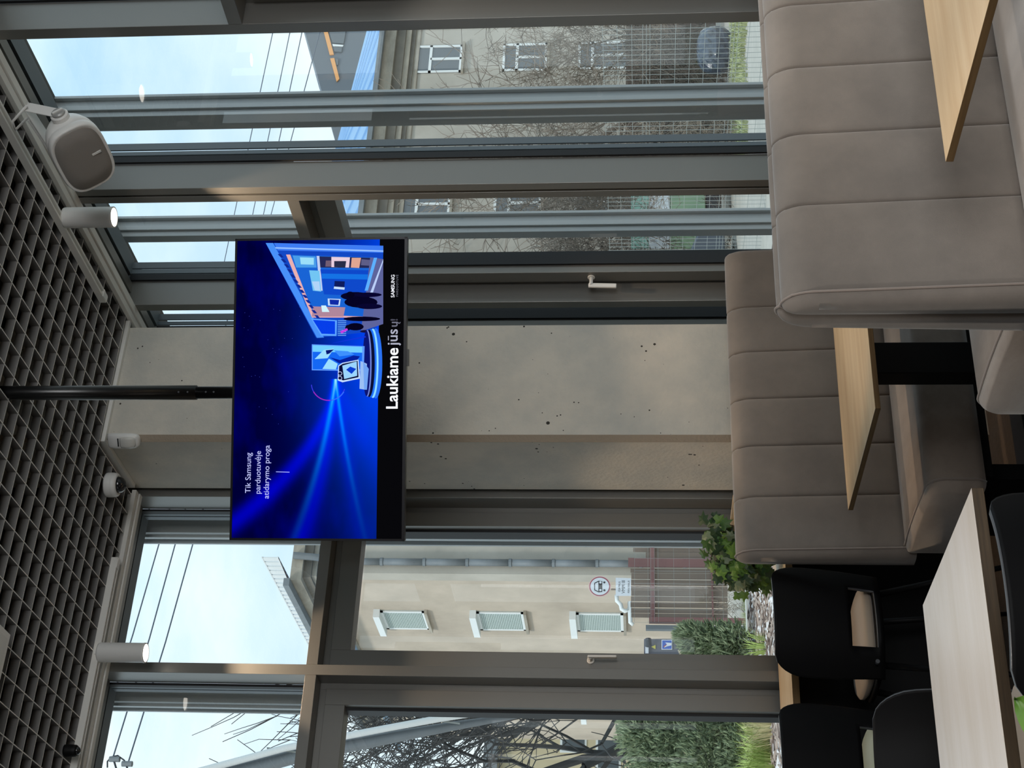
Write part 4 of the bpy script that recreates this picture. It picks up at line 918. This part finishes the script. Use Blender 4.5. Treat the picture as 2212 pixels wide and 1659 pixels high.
wtext('IŠSKYRUS', 1340, 1278, 22, YS - .002, SB_, sg); wtext('VMM III', 1350, 1282, 28, YS - .002, SB_, sg); wtext('PERSONALĄ', 1360, 1281, 27, YS - .002, SB_, sg)
hn = thing('house_number', (onp(1294, 1172, BY - .05).x, BY - .05, onp(1304, 1172, BY).z), 'white house number plate reading 3 on the beige wall', 'sign')
flat([(1282, 1166), (1304, 1166), (1304, 1177), (1282, 1177)], BY - .03, SW, 'plate', hn); wtext('3', 1299, 1174, 6, BY - .04, SB_, hn)
# board with blue sign
YBs = 20.0
bo = thing('dark_sign_board', (onp(1420, 1395, YBs).x, YBs, GZ), 'dark board with a small blue sign, yellow triangle and lamp beside the pine shrub', 'sign')
flat([(1391, 1380), (1455, 1380), (1470, 1420), (1391, 1420)], YBs, mat('slate_board', s(96, 98, 108), .6), 'board', bo, .03)
flat([(1429, 1382), (1452, 1382), (1452, 1403), (1429, 1403)], YBs - .012, SW, 'sign_border', bo); flat([(1430.5, 1383.5), (1450.5, 1383.5), (1450.5, 1401.5), (1430.5, 1401.5)], YBs - .016, BLU, 'sign_face', bo)
flat([(1450.5, 1389), (1450.5, 1394), (1441, 1396), (1435, 1399), (1434, 1396), (1440, 1391), (1437, 1388), (1441, 1388)], YBs - .02, SW, 'hand_symbol', bo); flat([(1433, 1396), (1440, 1391), (1440, 1392.5), (1434, 1398)], YBs - .024, RED, 'wound_symbol', bo)
flat([(1407, 1397), (1416, 1393), (1416, 1402)], YBs - .012, YEL, 'warning_triangle', bo); flat([(1394, 1397), (1401, 1397), (1401, 1411), (1394, 1411)], YBs - .03, SW, 'label_plate', bo)
MB().tube([onp(1400, 1380, YBs - .1), onp(1401, 1396, YBs - .1)], .045, 10).build('lamp', SB_, bo)
mb = MB(); mb.box(bo.location.x - .03, bo.location.x + .03, YBs + .03, YBs + .08, GZ, onp(1400, 1395, YBs).z); mb.build('post', SB_, bo)
# bent white pipe on the wall
MB().tube([onY(x, y, BY - .1) for x, y in ((1332, 1285), (1333, 1298), (1341, 1306), (1343, 1316), (1350, 1320), (1358, 1318), (1360, 1300), (1362, 1345), (1368, 1349))], .05, 8).build('wall_pipe', WINW, smooth=True, label='bent white conduit on the wall beside the gate', cat='pipe')

# planting bed outside the left wall: mulch, curb, shrubs, grass
BZ = -.02
bed = MB().box(-6, 10.2, 7.2, 19.4, GZ, BZ).build('planting_bed', extmat('soil_bed', s(112, 92, 78), s(84, 70, 62), 6, b=(20, 1)), kind='structure', label='raised planting bed outside the left glazed wall', cat='planting bed')
MB().box(-6, 10.35, 19.4, 19.55, GZ, BZ + .06).build('curb', mat('pale_curb', s(214, 214, 206), .7), kind='structure', label='pale concrete curb at the far edge of the mulch bed', cat='curb')
chips = MB(); r3_ = random.Random(11); cm_ = [mat('bark_mulch', s(168, 150, 138), .85), mat('bark_mulch_dark', s(104, 86, 78), .9), mat('bark_mulch_pale', s(222, 218, 216), .8)]
for k in range(9000):
    y = r3_.uniform(12.0, 19.35); x = y * r3_.uniform(.24, .52); a = r3_.uniform(-.9, .9) + (0 if r3_.random() < .7 else 1.5); l_ = r3_.uniform(.03, .13); w_ = r3_.uniform(.012, .03)
    c_ = Vector((x, y, BZ + r3_.uniform(.004, .04))); dv = Vector((math.cos(a), math.sin(a), r3_.uniform(-.2, .2))) * l_; sv = Vector((-math.sin(a), math.cos(a), r3_.uniform(-.4, .4))) * w_
    chips.cur = r3_.choice((0, 0, 0, 1, 1, 2)); chips.mesh([c_ - dv - sv, c_ + dv - sv * .6, c_ + dv * 1.1 + sv, c_ - dv * .9 + sv, c_ + Vector((0, 0, .02))], [(0, 1, 4), (1, 2, 4), (2, 3, 4), (3, 0, 4)])
chips.build('bark_mulch', cm_, kind='stuff', label='shredded bark mulch covering the planting bed', cat='mulch')
def grass(name, pts, n, h, m, lab, lean=.5, w=.006, seed=1):
    g = MB(); q = random.Random(seed)
    for (cx, cy, cz, rr) in pts:
        for k in range(n):
            a = q.uniform(0, 6.28); r_ = rr * math.sqrt(q.random()) * .5; b = Vector((cx + r_ * math.cos(a), cy + r_ * math.sin(a), cz)); L_ = h * q.uniform(.6, 1.15); ln = lean * q.uniform(.2, 1.2)
            d = Vector((math.cos(a), math.sin(a), 0)); sd = Vector((-d.y, d.x, 0)) * w
            p1_ = b + d * L_ * ln * .35 + Vector((0, 0, L_ * .6)); p2_ = b + d * L_ * ln + Vector((0, 0, L_ * (1 - .3 * ln)))
            g.mesh([b - sd, b + sd, p1_ + sd * .7, p1_ - sd * .7, p2_], [(0, 1, 2, 3), (3, 2, 4)])
    return g.build(name, m, kind='stuff', label=lab, cat='grass')
tp = [onZ(x, y, BZ) for x, y in ((1672, 1565), (1660, 1590), (1668, 1620), (1655, 1650), (1650, 1605), (1672, 1655))]
grass('ornamental_grass', [(p.x, p.y, BZ, .5) for p in tp[:2]], 170, .42, mat('straw_grass', s(206, 196, 150), .8), 'straw-coloured ornamental grass tuft in the mulch bed', .9, .005, 5)
grass('ornamental_grass', [(p.x, p.y, BZ, .5) for p in tp[2:]], 200, .45, TUFT, 'yellow-green ornamental grass tufts beside the dark chair', .9, .006, 6)
p = onZ(1660, 1400, BZ); grass('ornamental_grass', [(p.x, p.y, BZ, .3)], 90, .35, TUFT, 'small yellow-green grass tuft in front of the pine shrub', .8, .005, 7)
def shrub(name, blobs, n, m, lab, seed, L_=.09, parent_trunk=True):
    q = random.Random(seed); base = blobs[0]; t_ = thing(name, (base[0], base[1], BZ), lab, 'shrub'); g = MB()
    for (cx, cy, cz, rx, rz_) in blobs:
        for k in range(n):
            v = Vector((q.gauss(0, 1), q.gauss(0, 1), q.gauss(0, 1))).normalized() * (q.random() ** .4); c_ = Vector((cx + v.x * rx, cy + v.y * rx, cz + v.z * rz_))
            d = (v + Vector((q.gauss(0, .4), q.gauss(0, .4), q.uniform(0, 1.0)))).normalized(); sd = d.orthogonal().normalized(); s2 = d.cross(sd)
            for w_ in (sd, s2, (sd + s2).normalized()): g.mesh([c_ - w_ * L_ * .16, c_ + w_ * L_ * .16, c_ + d * L_ + w_ * .2 * L_], [(0, 1, 2)])
    g.build('foliage', m, t_, kind='stuff'); tr = MB()
    for (cx, cy, cz, rx, rz_) in blobs: tr.tube([(cx, cy, BZ - .02), (cx + .03, cy, cz)], [.04, .02], 6)
    tr.build('stem', BARK, t_); return t_
def at(x, y, Y, rx, rz_): p = onY(x, y, Y); return (p.x, p.y, p.z, rx, rz_)
shrub('pine_shrub', [at(1512, 1388, 18.5, .26, .26), at(1545, 1392, 18.4, .30, .28), at(1580, 1398, 18.3, .34, .24), at(1490, 1372, 18.6, .16, .18)], 800, NEEDLE, 'grey-green mountain pine shrub beside the gate', 2)
shrub('pine_shrub', [at(1400, 1600, 18.8, .42, .40), at(1470, 1585, 18.6, .50, .42), at(1540, 1600, 18.4, .50, .42), at(1590, 1580, 18.2, .45, .35), at(1440, 1650, 18.7, .5, .45), at(1380, 1570, 18.9, .25, .25), at(1530, 1660, 18.3, .5, .45), at(1600, 1650, 18.0, .45, .3)], 1000, NEEDLE, 'large grey-green pine shrub filling the lower left window', 3)
gg = []
for k in range(26): y = 1235 + k * 4.5; p = onY(1583 + rnd.uniform(-4, 6), y, 20.5); gg.append((p.x, p.y, BZ - .35, .5))
grass('verge_grass', gg, 60, .4, GRASSM, 'green verge grass growing under the wooden gate', .5, .01, 8)
gg = []
for k in range(60): y = rnd.uniform(45, 330); p = onZ(1602 + rnd.uniform(-16, 12), y, GZ); gg.append((p.x, p.y, GZ, .7))
grass('verge_grass', gg, 45, .16, GRASSM, 'strip of green grass beyond the mesh fence', .8, .012, 9)

# welded mesh fence parallel to the right wall
XF = 14.6
fe = thing('mesh_fence', (XF, 19, GZ), 'thin grey welded mesh fence panels outside the right glazed wall', 'fence')
FW = mat('galvanised_wire', s(150, 156, 154), .5, .2)
z_top = 2.0
hm = MB()
zl = [GZ + .08, GZ + .28, GZ + .48, GZ + .53, GZ + .58]; z = GZ + .78
zl = [GZ + .1 + .2 * k for k in range(13)] + [GZ + .65, GZ + .75, GZ + 1.85, GZ + 1.95]
for z in zl: hm.box(XF - .003, XF + .003, 14.0, 22.5, z - .003, z + .003)
hm.build('horizontal_wires', FW, fe)
vm = bpy.data.meshes.new('wire'); q = MB().box(XF - .0025, XF + .0025, -.0025, .0025, GZ + .02, GZ + 2.52); base = fe.location
vm.from_pydata([(v.x - base.x, v.y, v.z - base.z) for v in q.v], [], q.f); vm.materials.append(FW)
for k in range(86): plain(fe, 'wire', vm, (0, 14.0 + k * .1 - base.y, 0))
for y in (14.0, 16.5, 19.0, 21.5): MB().box(XF + .01, XF + .05, y - .02, y + .02, GZ, GZ + 2.55).build('post', FW, fe)
f3 = thing('mesh_fence', (11, 24, GZ), 'thin mesh fence panel in front of the wooden gate', 'fence'); YF = 24.0
xa, xb_ = onY(1450, 1345, YF).x, onY(1450, 1168, YF).x
for z in [onY(x, 1250, YF).z for x in (1371, 1400, 1406, 1414, 1422, 1456, 1490, 1525, 1560)]: MB().box(xa, xb_, YF, YF + .004, z, z + .004).build('wire', FW, f3)
k = 0
while xa + k * .24 < xb_: MB().box(xa + k * .24, xa + k * .24 + .003, YF, YF + .004, GZ, onY(1371, 1250, YF).z).build('wire', FW, f3); k += 1

# wrapped bale / bag, bushes heap, green container, car
YBg = 24.2
c_ = onY(1545, 108, YBg); BAG = mat('shiny_black_plastic', s(78, 88, 104), .25, 0, .9, noise=(8, .5, (1, 1, 1), s(38, 44, 56)), bump=(9, 1.0))
bg_ = MB(); rings = []
q = random.Random(4)
for i in range(15):
    th = math.pi * i / 14; rr0 = .60 * math.sin(th) ** .6; rings.append([(c_.x + rr0 * math.cos(2 * math.pi * k / 36) * (1 + q.uniform(-.05, .05)), YBg + .42 * math.sin(th) ** .6 * math.sin(2 * math.pi * k / 36) * (1 + q.uniform(-.05, .05)), c_.z - .40 * math.cos(th) + q.uniform(-.01, .01)) for k in range(36)])
bg_.loft(rings).build('wrapped_bundle', BAG, smooth=False, label='large black plastic wrapped bundle on the grass behind the mesh fence', cat='bundle')
gc = thing('garbage_container', (onY(1470, 455, 26).x, 26, GZ), 'green waste container with pale lid behind the mesh fence', 'container')
GRN = mat('green_plastic', s(128, 158, 130), .6); PAL = mat('pale_lid', s(208, 216, 224), .5); TEAL = mat('teal_plastic', s(136, 184, 172), .6)
def gbox(x0_, x1_, y0_, y1_, m, nm, dz=0, Y=26.0, dep=1.0): p0, p1 = onY(x1_, y1_, Y), onY(x0_, y0_, Y); MB().box(p0.x, p1.x, Y + dz, Y + dep, p0.z, p1.z).build(nm, m, gc, bev=.02)
gbox(1448, 1525, 400, 479, GRN, 'body'); gbox(1402, 1448, 400, 479, PAL, 'lid', .03); gbox(1363, 1402, 400, 479, TEAL, 'upper_body', .0); gbox(1525, 1560, 404, 476, SB_, 'base', .05)
def rocky(name, pts, r_, m, lab, cat, seed):
    q = random.Random(seed); g = MB()
    for (x, y, Y) in pts:
        p = onY(x, y, Y)
        for k in range(150):
            a = q.uniform(0, 6.28); e = q.uniform(-.1, 1.5); d = Vector((math.cos(a) * math.cos(e), math.sin(a) * math.cos(e), math.sin(e))); b = p + Vector((q.uniform(-r_, r_), q.uniform(-r_, r_), q.uniform(-r_, 0)))
            g.bar(b, b + d * q.uniform(.2, .6) * r_ * 1.6, .012, .012)
    return g.build(name, m, kind='stuff', label=lab, cat=cat)
rocky('brushwood', [(1560, 200, 25.5), (1545, 240, 25.6), (1500, 220, 25.8), (1540, 290, 25.2), (1560, 315, 25.1), (1480, 290, 26), (1450, 180, 26.2), (1420, 110, 26.5), (1400, 240, 26.5), (1440, 310, 26), (1360, 90, 27), (1390, 150, 27), (1480, 90, 26.6), (1470, 140, 26.4), (1510, 190, 26)], .7, BARK, 'tangle of brown brushwood behind the mesh fence', 'brushwood', 5)
MB().box(onY(1500, 330, 29).x, onY(1500, 50, 29).x, 29, 29.2, GZ, onY(1352, 150, 29).z).build('low_wall', extmat('brown_brick_wall', s(118, 104, 96), s(96, 86, 80), 3, b=(8, 1)), label='low brown brick wall behind the brushwood', cat='wall')
car = thing('dark_car', (onY(1480, 600, 25).x, 25, GZ), 'dark blue-grey parked car partly hidden by the window frame', 'car')
CARM = mat('car_paint', s(84, 92, 104), .25, .3, .8); pA, pB = onY(1562, 705, 25), onY(1405, 520, 25)
x0_, x1_ = pA.x, pB.x; zt = pB.z; zb = GZ + .25
MB().prism([(x0_ - 2.0, 25, zb), (x1_ + .2, 25, zb), (x1_ + .25, 25, zb + .55), (x1_ - .3, 25, zb + .75), (x1_ - 1.0, 25, zt), (x0_ - .8, 25, zt), (x0_ - 1.8, 25, zb + .75), (x0_ - 2.05, 25, zb + .6)], (0, 1.7, 0)).build('body', CARM, car, bev=.06)
MB().prism([(x0_ - 1.3, 24.98, zb + .75), (x1_ - .55, 24.98, zb + .75), (x1_ - 1.1, 24.98, zt - .08), (x0_ - .9, 24.98, zt - .08)], (0, .02, 0)).build('side_window', WING, car)
for x in (x0_ - 1.2, x1_ - .6): MB().tube([(x, 24.95, GZ + .32), (x, 25.2, GZ + .32)], .32, 24).build('wheel', SB_, car)

# bare trees
def tree(name, bx, by, H_, trunk_r, seed, lab, m, lean=(0, 0), depth=5, spread=.55, ntop=4, first=.35, up_=.25, z0=GZ, minr=.006, lim=None):
    q = random.Random(seed); t_ = thing(name, (bx, by, z0), lab, 'tree'); tk = MB(); br_ = MB()
    def grow(mb, p, d, L_, r_, dep):
        n = 4 if dep > 2 else 3; pts = [p]; rs = [r_]; c_ = p.copy(); dd = d.copy()
        for i in range(n):
            dd = (dd + Vector((q.gauss(0, .16), q.gauss(0, .16), q.gauss(0, .12) + up_ * .12))).normalized()
            c_ = c_ + dd * (L_ / n)
            if lim and dep < 5 and len(pts) > 1 and c_.x > lim * c_.y: break
            pts.append(c_.copy()); rs.append(max(minr * .6, r_ * (1 - .45 * (i + 1) / n)))
        n = len(pts) - 1
        mb.tube(pts, rs, 7 if dep >= depth - 1 else (4 if dep > 1 else 3), cap=False)
        if dep == 0: return
        k = ntop if dep == depth else q.choice((3, 4, 4) if dep > 1 else (3, 4))
        for j in range(k):
            i = min(n, q.randint(max(1, n - 3), max(1, n)) if j else n); a = q.uniform(0, 6.28); o = dd.orthogonal().normalized(); o = (Matrix.Rotation(a, 3, dd) @ o)
            nd = (dd * (1 - spread * q.uniform(.5, 1.1)) + o * spread * q.uniform(.7, 1.3) + Vector((0, 0, up_ * .3))).normalized()
            if lim and pts[i].x + nd.x * L_ * .7 > lim * pts[i].y: nd.x = -abs(nd.x) * .6; nd.normalize()
            grow(br_, pts[i], nd, L_ * q.uniform(.6, .82), max(minr, rs[i] * q.uniform(.5, .72)), dep - 1)
    grow(tk, Vector((bx, by, z0)), Vector((lean[0], lean[1], 1)).normalized(), H_ * first, trunk_r, depth)
    tk.build('trunk', m, t_, smooth=True); br_.build('branches', m, t_, kind='stuff'); return t_
p = onZ(1560, 182, GZ); tree('bare_tree', p.x, p.y, 13.0, .11, 12, 'bare branching tree behind the mesh fence, right of the first mullion', BARKD, first=.27, spread=.62, ntop=6, depth=5, minr=.010, up_=.35)
p = onY(1500, 240, 23.5); tree('bare_tree', p.x, 23.5, 4.6, .06, 5, 'low bushy bare tree behind the mesh fence between the window posts', BARKL, first=.24, spread=.7, ntop=6, depth=5, minr=.007)
p = onY(1500, 455, 24.5); tree('bare_tree', p.x * 26.5 / 24.5, 26.8, 8.6, .09, 9, 'bare tree above the green container', BARK, first=.26, spread=.65, ntop=6, depth=6, minr=.007)
p = onY(1500, 560, 26); tree('bare_tree', p.x, 27.5, 8.2, .08, 14, 'bare tree behind the dark car, left of the container', BARK, first=.24, spread=.7, ntop=6, depth=6, minr=.007)
p = onY(1500, 90, 27); tree('bare_tree', p.x, 27, 7.0, .08, 31, 'bare tree at the far right edge of the view', BARKL, first=.30, spread=.55, ntop=6, depth=6, minr=.006)
p = onY(1380, 1592, 24.0); tree('bare_tree', p.x, 24, 13.0, .21, 23, 'dark bare tree in the lower left window', mat('dark_bark', s(66, 66, 66), .9), first=.30, spread=.5, ntop=6, depth=5, up_=.25, minr=.010, lim=.352, lean=(-.03, 0))
p = onY(1430, 1352, 21.5); tree('bare_shrub', p.x, 21.5, 1.7, .02, 41, 'small bare shrub in front of the board with the blue sign', BARKL, first=.3, spread=.7, ntop=4, depth=4, minr=.003)

# curved grey canopy arm and cables seen through the left windows
cp_ = [onY(x, y, 12) for x, y in ((260, 1760), (430, 1690), (645, 1632), (745, 1612), (860, 1590), (980, 1568), (1115, 1547), (1300, 1500))]
cv = thing('curved_canopy_arm', (cp_[-1].x, 12, GZ), 'curved grey canopy arm sweeping across the left windows', 'canopy arm')
MB().tube(cp_, [.12, .10, .085, .08, .07, .055, .03, .02], 12, flat=.6).build('arm', GREYM, cv, smooth=True)
MB().tube([q_ + Vector((.03, -.1, .10)) for q_ in cp_], [.03] * 8, 8).build('white_edge', WINW, cv, smooth=True)
MB().tube([cp_[-1], (cp_[-1].x + .3, 12.2, GZ)], [.03, .05], 8).build('foot', GREYM, cv)
for k, o in enumerate((.17, .23)): MB().tube([q_ + Vector((.02, -.05, o)) for q_ in cp_[:-1]], .011, 6).build('cable', SB_, cv)
for i in (2, 5): MB().bar(cp_[i] + Vector((.0, -.06, -.06)), cp_[i] + Vector((.04, -.06, .26)), .02, .01).build('clamp', FW, cv)

# overhead power lines and a pole
pw = thing('utility_pole', (onY(240, 1668, 22).x, 22, GZ), 'utility pole top with insulators, far upper left', 'pole')
px_ = pw.location.x; MB().tube([(px_ - .25, 22, GZ), (px_ - .25, 22, onY(232, 1668, 22).z)], .11, 12).build('pole', GREYM, pw, smooth=True)
for x, y in ((205, 1645), (245, 1640), (272, 1650)):
    q_ = onY(x, y, 22); MB().tube([q_ - Vector((.2, 0, .1)), q_], [.015, .015], 6).build('bracket', SB_, pw); MB().tube([q_ + Vector((0, 0, -.1)), q_ + Vector((0, 0, .06))], .045, 8).build('insulator', GREYM, pw)
MB().tube([onY(x, y, 22) for x, y in ((232, 1658), (232, 1645), (240, 1635), (254, 1632), (268, 1642), (275, 1655))], .012, 6).build('jumper_wire', SB_, pw)
CAB = mat('power_cable', s(88, 98, 112), .6)
for k, (a, b) in enumerate((((303, 1163), (240, 1370)), ((347, 1163), (208, 1617)), ((382, 1163), (245, 1634)), ((420, 1163), (276, 1651)))):
    A_ = onY(*a, 24); B__ = onY(*b, 22); dd = (A_ - B__)
    MB().tube([B__, B__ + dd * .5 + Vector((0, 0, -.03)), A_, A_ + dd * 1.5], .013, 5).build('power_line', CAB, label='%s thin power line across the sky beyond the left windows' % ('topmost', 'second', 'third', 'lowest')[k], cat='power line', group='overhead power lines beyond the left windows')
for k, (a, b) in enumerate((((587, 80), (557, 222)), ((624, 80), (595, 222)), ((650, 80), (620, 222)), ((688, 80), (650, 222)))):
    A_ = onX(*a, 20); B__ = onX(*b, 20); dd = (A_ - B__)
    MB().tube([A_ + dd * 1.2, A_, B__, B__ - dd * 3.2], .010, 5).build('power_line', CAB, label='%s thin power line crossing the sky beyond the right windows' % ('topmost', 'second', 'third', 'lowest')[k], cat='power line', group='overhead power lines beyond the right windows')
